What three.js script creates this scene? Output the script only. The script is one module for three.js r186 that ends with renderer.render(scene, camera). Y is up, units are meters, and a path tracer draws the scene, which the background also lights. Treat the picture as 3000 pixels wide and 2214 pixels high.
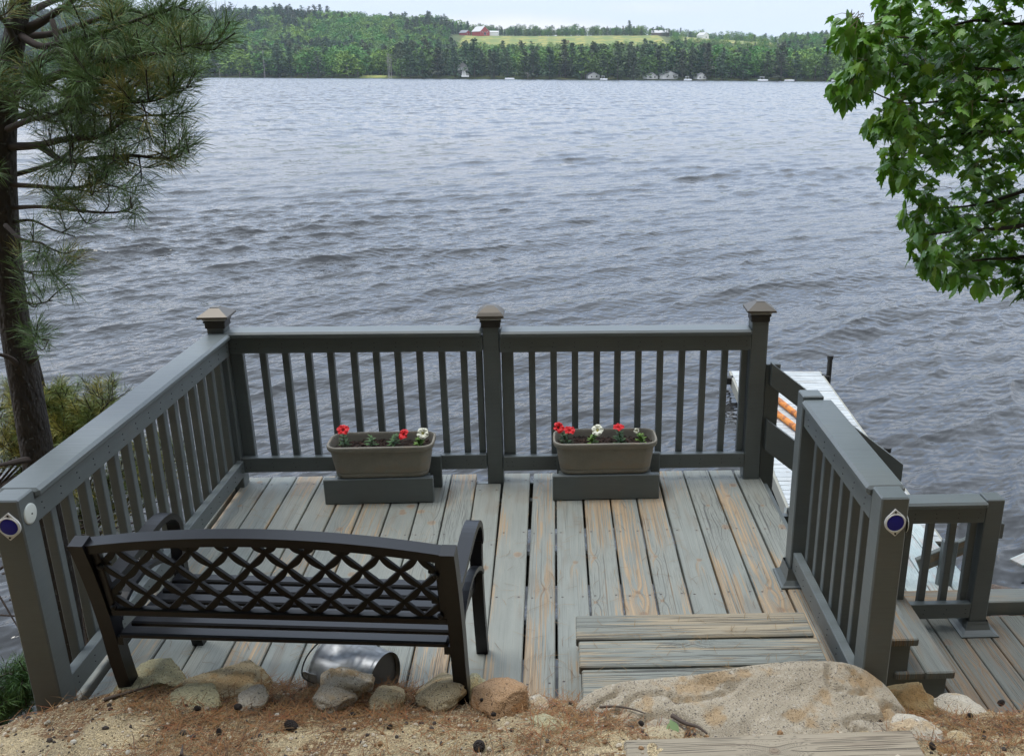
import * as THREE from 'three';
import { mergeGeometries } from 'three/addons/utils/BufferGeometryUtils.js';

// ---------------------------------------------------------------- camera, sky, sun, exposure
const scene = new THREE.Scene();
const EYE = 2.22, PITCH = 18.578 * Math.PI / 180, ROLL = 0.005, YAW = Math.atan(0.05);
const camera = new THREE.PerspectiveCamera(2 * Math.atan(1107 / 2650) * 180 / Math.PI, 3520 / 2214, 0.05, 6000);
camera.position.set(0, EYE, 0);
camera.rotation.order = 'YXZ';
camera.rotation.set(-PITCH, -YAW, ROLL);
camera.setViewOffset(3520, 2214, 0, 0, 3000, 2214);
camera.updateMatrixWorld(true);

const renderer = new THREE.WebGLRenderer({ antialias: true });
renderer.toneMapping = THREE.LinearToneMapping;
renderer.toneMappingExposure = 1.7;
renderer.shadowMap.enabled = true;

// ---- noise
function rng(seed) { let a = seed >>> 0; return () => { a = (a + 0x6D2B79F5) | 0; let t = Math.imul(a ^ (a >>> 15), 1 | a); t = (t + Math.imul(t ^ (t >>> 7), 61 | t)) ^ t; return ((t ^ (t >>> 14)) >>> 0) / 4294967296; }; }
function hash2(x, y) { let h = Math.imul(x, 374761393) + Math.imul(y, 668265263) | 0; h = Math.imul(h ^ (h >>> 13), 1274126177); return ((h ^ (h >>> 16)) >>> 0) / 4294967296; }
function hash3(x, y, z) { return hash2(x + Math.imul(z, 1013) | 0, y ^ Math.imul(z, 7919)); }
const sm = (t) => t * t * (3 - 2 * t);
const lerp = (a, b, t) => a + (b - a) * t;
const clamp = (x, a = 0, b = 1) => x < a ? a : x > b ? b : x;
const step = (a, b, x) => sm(clamp((x - a) / (b - a)));
function vn(x, y) { const xi = Math.floor(x), yi = Math.floor(y), fx = sm(x - xi), fy = sm(y - yi); return lerp(lerp(hash2(xi, yi), hash2(xi + 1, yi), fx), lerp(hash2(xi, yi + 1), hash2(xi + 1, yi + 1), fx), fy); }
function vn3(x, y, z) { const zi = Math.floor(z), fz = sm(z - zi); const L = (k) => { const xi = Math.floor(x), yi = Math.floor(y), fx = sm(x - xi), fy = sm(y - yi); return lerp(lerp(hash3(xi, yi, k), hash3(xi + 1, yi, k), fx), lerp(hash3(xi, yi + 1, k), hash3(xi + 1, yi + 1, k), fx), fy); }; return lerp(L(zi), L(zi + 1), fz); }
function fbm(x, y, o = 4) { let s = 0, a = 0.5, n = 0; for (let i = 0; i < o; i++) { s += a * vn(x, y); n += a; a *= 0.5; x = x * 2.03 + 17.1; y = y * 2.03 + 9.7; } return s / n; }
function fbm3(x, y, z, o = 4) { let s = 0, a = 0.5, n = 0; for (let i = 0; i < o; i++) { s += a * vn3(x, y, z); n += a; a *= 0.5; x = x * 2.03 + 17.1; y = y * 2.03 + 9.7; z = z * 2.03 + 3.3; } return s / n; }
// periodic value noise (period p in lattice cells)
function pvn(x, y, px, py) { const xi = Math.floor(x), yi = Math.floor(y), fx = sm(x - xi), fy = sm(y - yi); const m = (a, b) => ((a % b) + b) % b; const x0 = m(xi, px), x1 = m(xi + 1, px), y0 = m(yi, py), y1 = m(yi + 1, py); return lerp(lerp(hash2(x0, y0), hash2(x1, y0), fx), lerp(hash2(x0, y1), hash2(x1, y1), fx), fy); }
function pfbm(x, y, px, py, o = 4) { let s = 0, a = 0.5, n = 0; for (let i = 0; i < o; i++) { s += a * pvn(x + 37 * i, y + 11 * i, px, py); n += a; a *= 0.5; x *= 2; y *= 2; px *= 2; py *= 2; } return s / n; }

// ---- sky: thin bright overcast with streaks and some blue between the clouds
{
  const W = 1024, H = 512, data = new Float32Array(W * H * 4);
  for (let j = 0; j < H; j++) for (let i = 0; i < W; i++) {
    const el = ((j + 0.5) / H - 0.5) * Math.PI, az = ((i + 0.5) / W - 0.5) * 2 * Math.PI;
    const y = Math.sin(el), c = Math.cos(el), x = c * Math.cos(az), z = c * Math.sin(az);
    let r, g, b;
    {
      const yy = Math.max(y, 0.0), k = 1 / (yy + 0.11), px = x * k, pz = z * k;
      const n1 = fbm(px * 0.55 + 3.1, pz * 1.5 + 7.7, 5), n2 = fbm(px * 0.25 + 13.1, pz * 0.55 + 1.7, 4);
      const thick = step(0.34, 0.64, n1), gap = step(0.43, 0.60, n2) * step(0.08, 0.5, yy);
      const lr = lerp(0.64, 0.93, thick), lg = lerp(0.735, 0.95, thick), lb = lerp(0.87, 1.0, thick);
      const up = 0.60 + 0.62 * step(0, 0.30, yy) + 0.25 * yy; // thin overcast, bluer where the clouds part higher up
      r = lerp(lr, 0.30, gap * 0.8) * up; g = lerp(lg, 0.47, gap * 0.8) * up; b = lerp(lb, 0.80, gap * 0.8) * up;
    }
    const o = (j * W + i) * 4; data[o] = r; data[o + 1] = g; data[o + 2] = b; data[o + 3] = 1;
  }
  const sky = new THREE.DataTexture(data, W, H, THREE.RGBAFormat, THREE.FloatType);
  sky.mapping = THREE.EquirectangularReflectionMapping; sky.magFilter = THREE.LinearFilter; sky.minFilter = THREE.LinearFilter; sky.needsUpdate = true;
  scene.background = sky; scene.environment = sky;
}
const sun = new THREE.DirectionalLight(new THREE.Color(1.0, 0.97, 0.92), 1.1);
sun.position.set(-9, 40, -4); sun.target.position.set(0, 0, -3);
sun.castShadow = true; sun.shadow.radius = 30; sun.shadow.mapSize.set(2048, 2048);
Object.assign(sun.shadow.camera, { left: -14, right: 14, top: 14, bottom: -14, near: 1, far: 120 });
scene.add(sun, sun.target);

// ---------------------------------------------------------------- helpers
const V = (x, y, z) => new THREE.Vector3(x, y, z);
const col = (r, g, b) => new THREE.Color().setRGB(r, g, b);
const taken = new Map();
function numbered(name) { const n = taken.get(name) ?? 0; taken.set(name, n + 1); return n ? `${name}_${String(n).padStart(3, '0')}` : name; }
function tag(o, label, category, group) { o.userData.label = label; o.userData.category = category; if (group) o.userData.group = group; return o; }
function thing(name, label, category, pos = [0, 0, 0], turn = 0, group) { const g = new THREE.Group(); g.name = numbered(name); g.position.set(...pos); g.rotation.y = turn; scene.add(g); return tag(g, label, category, group); }
function mesh(name, geo, mat, parent) { const m = new THREE.Mesh(geo, mat); m.castShadow = m.receiveShadow = true; m.name = parent ? name : numbered(name); (parent ?? scene).add(m); return m; }
function structure(name, geo, mat, label) { const m = mesh(name, geo, mat); m.userData.kind = 'structure'; if (label) m.userData.label = label; return m; }
// a point from a direction in the photograph and a real z in the world
const ray = (() => { const e = new THREE.Matrix4().extractRotation(camera.matrixWorld); return (u, v) => V((u - 1760) / 2650, -(v - 1107) / 2650, -1).applyMatrix4(e); })();
function at(u, v, z) { const d = ray(u, v), t = z / d.z; return V(d.x * t, EYE + d.y * t, z); }
function onY(u, v, y) { const d = ray(u, v), t = (y - EYE) / d.y; return V(d.x * t, y, d.z * t); }

function rawGeo(pos, nor, uv, colr) {
  const g = new THREE.BufferGeometry();
  g.setAttribute('position', new THREE.Float32BufferAttribute(pos, 3));
  if (nor) g.setAttribute('normal', new THREE.Float32BufferAttribute(nor, 3));
  g.setAttribute('uv', new THREE.Float32BufferAttribute(uv ?? new Float32Array(pos.length / 3 * 2), 2));
  if (colr) g.setAttribute('color', new THREE.Float32BufferAttribute(colr, 3));
  if (!nor) g.computeVertexNormals();
  return g;
}
function plain(g) { g = g.index ? g.toNonIndexed() : g; for (const k of Object.keys(g.attributes)) if (!['position', 'normal', 'uv'].includes(k)) g.deleteAttribute(k); return g; }
const merge = (list) => mergeGeometries(list.map(plain));
function tf(g, x = 0, y = 0, z = 0, rx = 0, ry = 0, rz = 0, s = 1) { g.applyMatrix4(new THREE.Matrix4().compose(V(x, y, z), new THREE.Quaternion().setFromEuler(new THREE.Euler(rx, ry, rz)), typeof s === 'number' ? V(s, s, s) : s)); return g; }

// chamfered box, 44 triangles, uv by a function of position and face normal (metres when left out)
const metres = (ox = 0, oy = 0) => (p, n) => { const a = [Math.abs(n[0]), Math.abs(n[1]), Math.abs(n[2])]; return a[1] >= a[0] && a[1] >= a[2] ? [p[0] + ox, p[2] + oy] : a[0] >= a[2] ? [p[2] + ox, p[1] + oy] : [p[0] + ox, p[1] + oy]; };
function cbox(w, h, d, c = 0.003, uvf) {
  const X = w / 2, Y = h / 2, Z = d / 2; c = Math.min(c, X * 0.9, Y * 0.9, Z * 0.9);
  const pos = [], nor = [], uv = []; uvf = uvf ?? metres();
  const poly = (pts, n) => { const l = Math.hypot(...n); n = n.map((q) => q / l); for (let i = 1; i + 1 < pts.length; i++) for (const p of [pts[0], pts[i], pts[i + 1]]) { pos.push(...p); nor.push(...n); uv.push(...uvf(p, n)); } };
  const H = [X, Y, Z];
  const vert = (s, ax) => [0, 1, 2].map((k) => s[k] * (k === ax ? H[k] : H[k] - c));
  for (let ax = 0; ax < 3; ax++) for (const s of [-1, 1]) {
    const b = (ax + 1) % 3, e = (ax + 2) % 3, q = [[-1, -1], [1, -1], [1, 1], [-1, 1]].map(([m, o]) => { const t = [0, 0, 0]; t[ax] = s; t[b] = m; t[e] = o; return vert(t, ax); });
    const n = [0, 0, 0]; n[ax] = s; poly(s > 0 ? q : q.reverse(), n);
  }
  for (let ax = 0; ax < 3; ax++) { const b = (ax + 1) % 3, e = (ax + 2) % 3; for (const m of [-1, 1]) for (const o of [-1, 1]) { const mk = (s, f) => { const t = [0, 0, 0]; t[ax] = s; t[b] = m; t[e] = o; return vert(t, f); }; let q = [mk(-1, b), mk(1, b), mk(1, e), mk(-1, e)]; const n = [0, 0, 0]; n[b] = m; n[e] = o; if (m * o < 0) q = q.reverse(); poly(q.reverse(), n); } }
  for (const a of [-1, 1]) for (const b of [-1, 1]) for (const e of [-1, 1]) { let q = [vert([a, b, e], 0), vert([a, b, e], 1), vert([a, b, e], 2)]; if (a * b * e < 0) q = q.reverse(); poly(q, [a, b, e]); }
  return rawGeo(pos, nor, uv);
}
// swept tube along points with radii
function tube(pts, radii, seg = 8, cap = true) {
  const n = pts.length, pos = [], uv = [], idx = []; let up = V(0, 1, 0), len = 0;
  for (let i = 0; i < n; i++) {
    const t = pts[Math.min(i + 1, n - 1)].clone().sub(pts[Math.max(i - 1, 0)]).normalize();
    if (Math.abs(t.dot(up)) > 0.97) up = V(1, 0, 0.2).normalize();
    const a = up.clone().cross(t).normalize(), b = t.clone().cross(a).normalize(); up = b;
    if (i) len += pts[i].distanceTo(pts[i - 1]);
    const r = Array.isArray(radii) ? radii[i] : radii;
    for (let k = 0; k <= seg; k++) { const w = k / seg * 2 * Math.PI, p = pts[i].clone().addScaledVector(a, Math.cos(w) * r).addScaledVector(b, Math.sin(w) * r); pos.push(p.x, p.y, p.z); uv.push(k / seg * 2 * Math.PI * r * (i ? 1 : 1), len); }
  }
  for (let i = 0; i + 1 < n; i++) for (let k = 0; k < seg; k++) { const a = i * (seg + 1) + k, b = a + seg + 1; idx.push(a, a + 1, b, b, a + 1, b + 1); }
  if (cap) for (const [e, f] of [[0, 1], [n - 1, 0]]) { const ci = pos.length / 3, p = pts[e]; pos.push(p.x, p.y, p.z); uv.push(0, 0); for (let k = 0; k < seg; k++) { const a = e * (seg + 1) + k; f ? idx.push(ci, a + 1, a) : idx.push(ci, a, a + 1); } }
  const g = new THREE.BufferGeometry(); g.setAttribute('position', new THREE.Float32BufferAttribute(pos, 3)); g.setAttribute('uv', new THREE.Float32BufferAttribute(uv, 2)); g.setIndex(idx); g.computeVertexNormals(); return g;
}
const curve = (pts, n) => new THREE.CatmullRomCurve3(pts, false, 'centripetal').getPoints(n);

// textures
function tex(W, H, fn, srgb = true, rep = true) {
  const d = new Uint8Array(W * H * 4); const out = [0, 0, 0];
  for (let j = 0; j < H; j++) for (let i = 0; i < W; i++) { fn(i / W, j / H, out, i, j); const o = (j * W + i) * 4; for (let k = 0; k < 3; k++) { let c = clamp(out[k]); if (srgb) c = c <= 0.0031308 ? 12.92 * c : 1.055 * Math.pow(c, 1 / 2.4) - 0.055; d[o + k] = c * 255 + 0.5; } d[o + 3] = 255; }
  const t = new THREE.DataTexture(d, W, H); t.magFilter = THREE.LinearFilter; t.minFilter = THREE.LinearMipmapLinearFilter; t.generateMipmaps = true;
  t.wrapS = t.wrapT = rep ? THREE.RepeatWrapping : THREE.ClampToEdgeWrapping; if (srgb) t.colorSpace = THREE.SRGBColorSpace; t.needsUpdate = true; return t;
}
const std = (o) => new THREE.MeshStandardMaterial(o);
const phys = (o) => new THREE.MeshPhysicalMaterial(o);
console.log('helpers ready');
// ---------------------------------------------------------------- board textures: one lane of the atlas per board
const BOARD_LEN = 2.4, LANES = 16;
function boardAtlas(lanes, W = 2048, H = 2048, seed = 1) {
  const c8 = new Uint8Array(W * H * 4), b8 = new Uint8Array(W * H * 4), lw = W / LANES, R = rng(seed);
  const enc = (c) => { c = clamp(c); return (c <= 0.0031308 ? 12.92 * c : 1.055 * Math.pow(c, 1 / 2.4) - 0.055) * 255 + 0.5; };
  for (let L = 0; L < LANES; L++) {
    const q = lanes[L % lanes.length], off = 31.7 * L + seed * 101, knots = [], nails = [];
    for (let k = 0; k < q.knots; k++) knots.push([0.15 + 0.7 * R(), R(), 0.05 + 0.06 * R()]);
    if (q.nails) for (const t of q.nails) for (const s of [0.2, 0.8]) nails.push([s + (R() - 0.5) * 0.06, t + (R() - 0.5) * 0.008]);
    const heart = 0.3 + 0.4 * R(), tint = 0.93 + 0.14 * R(), warm = (R() - 0.5) * 0.03;
    for (let j = 0; j < H; j++) {
      const t = j / H * BOARD_LEN, drift = 0.13 * (fbm(off, t * 0.7, 2) - 0.5), patch = fbm(off + 5, t * 1.4, 3);
      for (let i = 0; i < lw; i++) {
        const s = (i + 0.5) / lw; let kx = 0, kn = 0;
        for (const [ks, kt, kr] of knots) { const dx = (s - ks) * 0.14, dy = (t - kt * BOARD_LEN), d = Math.hypot(dx, dy * 0.55); kx += (dx > 0 ? 1 : -1) * 0.12 * Math.exp(-d * d / (kr * kr * 0.16)); const e = Math.hypot(dx, dy * 0.8); if (e < kr * 0.24) kn = Math.max(kn, 1 - e / (kr * 0.24)); }
        const g = s + drift + kx, gg = Math.abs(g - heart) * 9;
        const ring = vn(off + gg * 2.6, t * 0.35 + off), fine = vn(off + g * 34, t * 3.1), hair = vn(off * 3 + g * 90, t * 5.5);
        const streak = vn(off + g * 15, t * 0.9 + 3.3) * 0.6 + fine * 0.4;
        const big = fbm(off * 0.7 + s * 1.3, t * 1.6, 3), mid = fbm(off + s * 7 + 40, t * 7, 3);
        const edge = Math.min(s, 1 - s);
        const env = big * 0.9 + (patch - 0.5) * 0.8 + (mid - 0.5) * 0.35, sk = streak * 0.45 + hair * 0.30 + fine * 0.25;
        const wv = env + (sk - 0.5) * 1.05; let wear = step(0, 0.045, wv - (1.06 - q.wear * 0.85)) * (0.55 + 0.45 * step(0.3, 0.6, hair)); wear = Math.max(wear, kn > 0.05 ? step(0.0, 0.5, kn + mid - 0.35) * q.kn : 0);
        const rid = 1 - Math.abs(2 * vn(off + 7 + g * 42, t * 0.85 + 2) - 1), rid2 = 1 - Math.abs(2 * vn(off + 17 + g * 64, t * 1.3 + 5) - 1), cm = vn(off + 70 + g * 6, t * 1.5);
        const crack = Math.max(step(0.86, 0.97, rid) * step(0.42, 0.58, cm), 0.8 * step(0.87, 0.97, rid2) * step(0.56, 0.38, cm)) * q.crack;
        const gr = lerp(0.74, 1.12, ring) * lerp(0.86, 1.1, hair);
        let r = q.paint[0], gn = q.paint[1], b = q.paint[2]; const pv = (0.90 + 0.2 * mid) * tint * (0.97 + 0.06 * hair); r *= pv * (1 + warm); gn *= pv; b *= pv * (1 - warm);
        const thin = step(-0.25, 0.05, wv - (1.06 - q.wear * 0.85)) * 0.25; r = lerp(r, q.wood[0] * gr, thin); gn = lerp(gn, q.wood[1] * gr, thin); b = lerp(b, q.wood[2] * gr, thin);
        let wr = q.wood[0] * gr, wg = q.wood[1] * gr, wb = q.wood[2] * gr; if (kn > 0) { const f = step(0, 0.6, kn) * 0.55; wr = lerp(wr, 0.17, f); wg = lerp(wg, 0.09, f); wb = lerp(wb, 0.05, f); }
        r = lerp(r, wr, wear); gn = lerp(gn, wg, wear); b = lerp(b, wb, wear);
        const ck = crack * 0.8; r = lerp(r, 0.035, ck); gn = lerp(gn, 0.032, ck); b = lerp(b, 0.028, ck);
        const st = step(0.62, 0.8, fbm(off + s * 3 + 90, t * 3.3 + 20, 3)) * q.stain; r = lerp(r, 0.17, st); gn = lerp(gn, 0.12, st); b = lerp(b, 0.075, st);
        const sp = hash2(i + L * 977, j); if (sp > 0.9985) { r *= 0.35; gn *= 0.33; b *= 0.3; } else if (sp < 0.0005) { r = gn = b = 0.6; }
        let nl = 0; for (const [ns, nt] of nails) { const d = Math.hypot((s - ns) * 0.14, t - nt); if (d < 0.006) nl = Math.max(nl, step(0.006, 0.003, d)); else if (d < 0.02) { const h = (1 - d / 0.02) * 0.35 * step(0.4, 0.7, mid); r = lerp(r, 0.2, h); gn = lerp(gn, 0.11, h); b = lerp(b, 0.06, h); } }
        r = lerp(r, 0.06, nl); gn = lerp(gn, 0.045, nl); b = lerp(b, 0.04, nl);
        const o = (j * W + L * lw + i) * 4; c8[o] = enc(r); c8[o + 1] = enc(gn); c8[o + 2] = enc(b); c8[o + 3] = 255;
        const h = clamp(0.72 - wear * 0.2 + (hair - 0.5) * 0.22 * (0.3 + wear) + (ring - 0.5) * 0.14 - crack * 0.55 - nl * 0.5) * 255; b8[o] = b8[o + 1] = b8[o + 2] = h; b8[o + 3] = 255;
      }
    }
  }
  const mk = (d, s) => { const t = new THREE.DataTexture(d, W, H); t.magFilter = THREE.LinearFilter; t.minFilter = THREE.LinearMipmapLinearFilter; t.generateMipmaps = true; t.wrapS = t.wrapT = THREE.RepeatWrapping; if (s) t.colorSpace = THREE.SRGBColorSpace; t.needsUpdate = true; return t; };
  return { map: mk(c8, true), bumpMap: mk(b8, false) };
}
// uv of a board: long axis la, wide axis wa (0 x, 1 y, 2 z)
function boardUV(la, wa, width, lane, t0 = 0) { return (p, n) => { let s = p[wa] / width + 0.5; if (Math.abs(n[wa]) > 0.6) s = n[wa] > 0 ? 0.93 : 0.07; return [(lane + 0.05 + 0.9 * clamp(s)) / LANES, (p[la] + t0) / BOARD_LEN]; }; }
const tOff = (L, r) => L / 2 + 0.01 + Math.max(0, BOARD_LEN - L - 0.02) * r;
const GREY = [0.222, 0.230, 0.200], TAN = [0.36, 0.255, 0.150];
const nailRows = [0.12, 0.75, 1.35, 1.95, 2.3];
const dk = (wear, crack = 0.4, knots = 3, stain = 0.25) => ({ paint: GREY, wood: TAN, wear, crack, knots, kn: 0.7, stain, nails: nailRows });
const deckAtlas = boardAtlas([dk(0.28, 0.7), dk(0.3), dk(0.42), dk(0.46, 0.3, 4), dk(0.40), dk(0.44), dk(0.36, 0.3, 5), dk(0.46, 0.7), dk(0.44, 0.9), dk(0.26, 0.2, 2), dk(0.36), dk(0.66, 0.5, 4), dk(0.50), dk(0.70, 0.6), dk(0.54, 0.4, 4), dk(0.46, 0.9)], 2048, 2048, 3);
const PW = { paint: [0.20, 0.207, 0.178], wood: [0.345, 0.28, 0.185], wear: 0.74, crack: 1, knots: 2, kn: 0.4, stain: 0.15, nails: null };
const TIMBER = { paint: [0.31, 0.26, 0.185], wood: [0.25, 0.20, 0.14], wear: 0.7, crack: 1, knots: 3, kn: 0.6, stain: 0.12, nails: null };
const LAND = { paint: [0.12, 0.125, 0.11], wood: [0.17, 0.12, 0.075], wear: 0.62, crack: 0.6, knots: 2, kn: 0.5, stain: 0.45, nails: null };
const DOCK = { paint: [0.48, 0.50, 0.495], wood: [0.33, 0.29, 0.235], wear: 0.36, crack: 0.7, knots: 1, kn: 0.4, stain: 0.2, nails: null };
const MINT = { paint: [0.43, 0.49, 0.465], wood: [0.43, 0.385, 0.345], wear: 0.45, crack: 0.4, knots: 2, kn: 0.5, stain: 0.06, nails: null };
const TREAD = { paint: [0.15, 0.16, 0.145], wood: [0.24, 0.16, 0.085], wear: 0.52, crack: 0.5, knots: 2, kn: 0.5, stain: 0.4, nails: null };
const oldAtlas = boardAtlas([PW, PW, PW, TIMBER, LAND, LAND, LAND, LAND, DOCK, DOCK, DOCK, DOCK, MINT, MINT, TREAD, TREAD], 2048, 2048, 8);
const deckMat = std({ ...deckAtlas, bumpScale: 0.003, roughness: 0.62 });
const oldMat = std({ ...oldAtlas, bumpScale: 0.006, roughness: 0.8 });
console.log('boards');

// painted rails: slate grey paint with brush marks, chips and grime
const railTex = tex(1024, 1024, (u, v, o) => { const n = pfbm(u * 8, v * 8, 8, 8, 5), br = pvn(u * 12, v * 256, 12, 256), sp = pvn(u * 300, v * 300, 300, 300); const k = 0.86 + 0.22 * n + 0.08 * (br - 0.5); const dirt = step(0.60, 0.74, n) * 0.3, chip = sp > 0.975 ? 0.35 : 0; o[0] = lerp(0.116 * k, 0.118, dirt) + chip * 0.07; o[1] = lerp(0.131 * k, 0.118, dirt) + chip * 0.06; o[2] = lerp(0.128 * k, 0.102, dirt) + chip * 0.045; });
const railBump = tex(512, 512, (u, v, o) => { const n = 0.5 + 0.3 * (pvn(u * 6, v * 128, 6, 128) - 0.5) + 0.5 * (pfbm(u * 16, v * 16, 16, 16, 4) - 0.5); o[0] = o[1] = o[2] = n; }, false);
const railMat = std({ map: railTex, bumpMap: railBump, bumpScale: 0.0012, roughness: 0.40 });
const darkWood = std({ map: railTex, color: col(0.55, 0.55, 0.55), roughness: 0.8 });

// ---------------------------------------------------------------- water
const WATER_Y = -1.85;
{
  const base = Math.atan2(0.63, 0.78), R = rng(77), waves = [];
  const add = (n, l0, l1, slope, spread) => { for (let i = 0; i < n; i++) { const lam = l0 * Math.pow(l1 / l0, (i + R()) / n), a = base + (R() + R() + R() - 1.5) * spread, k = 2 * Math.PI / lam; waves.push({ kx: Math.sin(a) * k, kz: Math.cos(a) * k, a: slope / k / Math.sqrt(n) * 1.41, p: R() * 6.28, lam, sx: Math.sin(a), sz: Math.cos(a) }); } };
  add(7, 1.5, 4.2, 0.06, 0.34); add(12, 0.6, 1.5, 0.095, 0.65); add(26, 0.16, 0.6, 0.20, 0.85);
  // tileable normal maps of wind ripples: spectrum between two wavelengths, total slope given
  const ripples = (tile, N, l0, l1, count, slope, seed) => {
    const Q = rng(seed), rip = []; for (let i = 0; i < count; i++) { const lam = l0 * Math.pow(l1 / l0, (i + Q()) / count), a = base + (Q() + Q() - 1) * 1.35, k = tile / lam, kx = Math.round(Math.sin(a) * k), kz = Math.round(Math.cos(a) * k), kk = Math.hypot(kx, kz) * 2 * Math.PI / tile; rip.push([kx * 2 * Math.PI, kz * 2 * Math.PI, kx * 2 * Math.PI / tile / kk, kz * 2 * Math.PI / tile / kk, Q() * 6.28]); }
    const s0 = slope * Math.SQRT2 / Math.sqrt(count); return tex(N, N, (u, v, o) => { let gx = 0, gz = 0; for (const [kx, kz, dx, dz, p] of rip) { const c = Math.cos(kx * u + kz * v + p); gx += dx * c; gz += dz * c; } gx *= s0; gz *= s0; const l = 1 / Math.sqrt(gx * gx + gz * gz + 1); o[0] = 0.5 - 0.5 * gx * l; o[1] = 0.5 - 0.5 * gz * l; o[2] = 0.5 + 0.5 * l; }, false);
  };
  const T = 48, tw = [];
  { const Q = rng(31), put = (n, l0, l1, slope, spread) => { for (let i = 0; i < n; i++) { const lam = l0 * Math.pow(l1 / l0, (i + Q()) / n), a = base + (Q() + Q() + Q() - 1.5) * spread, k = T / lam, kx = Math.round(Math.sin(a) * k) * 2 * Math.PI / T, kz = Math.round(Math.cos(a) * k) * 2 * Math.PI / T, kk = Math.hypot(kx, kz); tw.push([kx, kz, slope / kk / Math.sqrt(n) * 1.41, Q() * 6.28, kx / kk, kz / kk]); } }; put(8, 1.5, 4.2, 0.08, 0.34); put(24, 0.75, 1.5, 0.12, 0.75); }
  const openWave = (x, z, k, out) => { for (const [kx, kz, a, p, sx, sz] of tw) { const ph = kx * x + kz * z + p, t = Math.cos(ph); out[1] += k * a * Math.sin(ph); out[0] += k * a * t * sx; out[2] += k * a * t * sz; } };
  const sheet = (d0, d1, stepAt, NC, tile) => {
    const ds = []; for (let d = d0; d < d1 - 0.05;) { ds.push(d); d += stepAt(d); } ds.push(d1);
    const pos = new Float32Array(ds.length * NC * 3), uv = new Float32Array(ds.length * NC * 2), idx = new Uint32Array((ds.length - 1) * (NC - 1) * 6); let q = 0;
    ds.forEach((d, r) => {
      const x0 = -0.85 * d - 5, x1 = 0.66 * d + 6, dx = (x1 - x0) / (NC - 1), dz = r ? d - ds[r - 1] : stepAt(d), near = step(64, 46, d), use = near > 0 ? waves.map((w) => [w, near * clamp((w.lam / (Math.max(dz * Math.abs(w.sz), dx * Math.abs(w.sx), 0.4 * dz) * 2.4) - 1))]).filter((e) => e[1] > 0) : [];
      for (let c = 0; c < NC; c++) {
        const x = x0 + dx * c, z = -d, o = [0, 0, 0];
        if (use.length) { const gust = (0.55 + 0.9 * vn(x * 0.11 + 5, z * 0.08 + 3) * (0.6 + 0.8 * vn(x * 0.5 + 40, z * 0.33))) * (step(-2, -7, z) * 0.6 + 0.4); for (const [w, e] of use) { const f = e * w.a * (w.lam > 1.4 ? 0.4 + 0.85 * gust : gust), ph = w.kx * x + w.kz * z + w.p, s = Math.sin(ph), t = Math.cos(ph); o[1] += f * s; o[0] += f * t * w.sx * 1.25; o[2] += f * t * w.sz * 1.25; } }
        if (near < 1) openWave(x, z + 58, 1 - near, o);
        const i = r * NC + c; pos[i * 3] = x + o[0]; pos[i * 3 + 1] = WATER_Y + o[1]; pos[i * 3 + 2] = z + o[2]; uv[i * 2] = x / tile; uv[i * 2 + 1] = z / tile;
        if (r && c) { const b = i - 1, e = i - NC, f = e - 1; idx[q++] = f; idx[q++] = e; idx[q++] = b; idx[q++] = b; idx[q++] = e; idx[q++] = i; }
      }
    });
    const g = new THREE.BufferGeometry(); g.setAttribute('position', new THREE.BufferAttribute(pos, 3)); g.setAttribute('uv', new THREE.BufferAttribute(uv, 2)); g.setIndex(new THREE.BufferAttribute(idx, 1)); g.computeVertexNormals(); return g;
  };
  const wm = (n) => phys({ color: col(0.031, 0.031, 0.031), roughness: 0.035, ior: 1.333, normalMap: n });
  structure('water', sheet(3.2, 106, (d) => Math.min(0.28, Math.max(0.038, d * d / 3700 * 0.28)), 650, 5), wm(ripples(5, 1024, 0.05, 0.22, 44, 0.085, 5)), 'grey choppy lake water off the deck');
  { // open water: one tile of the same waves, repeated to the far shore
    const N = 176, pos = [], uv = [], idx = [];
    for (let r = 0; r <= N; r++) for (let c = 0; c <= N; c++) { const x = c / N * T, z = r / N * T, o = [0, 0, 0]; openWave(x, z, 1, o); pos.push(x + o[0], o[1], z + o[2]); uv.push(x / 6, z / 6); if (r && c) { const i = r * (N + 1) + c, b2 = i - 1, e = i - N - 1, f = e - 1; idx.push(f, b2, e, b2, i, e); } }
    const g = new THREE.BufferGeometry(); g.setAttribute('position', new THREE.Float32BufferAttribute(pos, 3)); g.setAttribute('uv', new THREE.Float32BufferAttribute(uv, 2)); g.setIndex(idx); g.computeVertexNormals();
    const spots = []; for (let j = 0; j < 26; j++) for (let i = -26; i < 22; i++) { const x = i * T, z = -106 - (j + 1) * T, d = -z; if (x + T < -0.85 * d - 40 || x > 0.66 * d + 40) continue; spots.push([x, z]); }
    const im = new THREE.InstancedMesh(g, wm(ripples(6, 1024, 0.12, 0.7, 40, 0.075, 9)), spots.length); spots.forEach(([x, z], k) => im.setMatrixAt(k, new THREE.Matrix4().makeTranslation(x, WATER_Y, z))); im.name = 'open_water'; im.userData.kind = 'structure'; im.userData.label = 'grey blue open water stretching to the far shore'; im.receiveShadow = true; scene.add(im);
  }
}
console.log('water');

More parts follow.
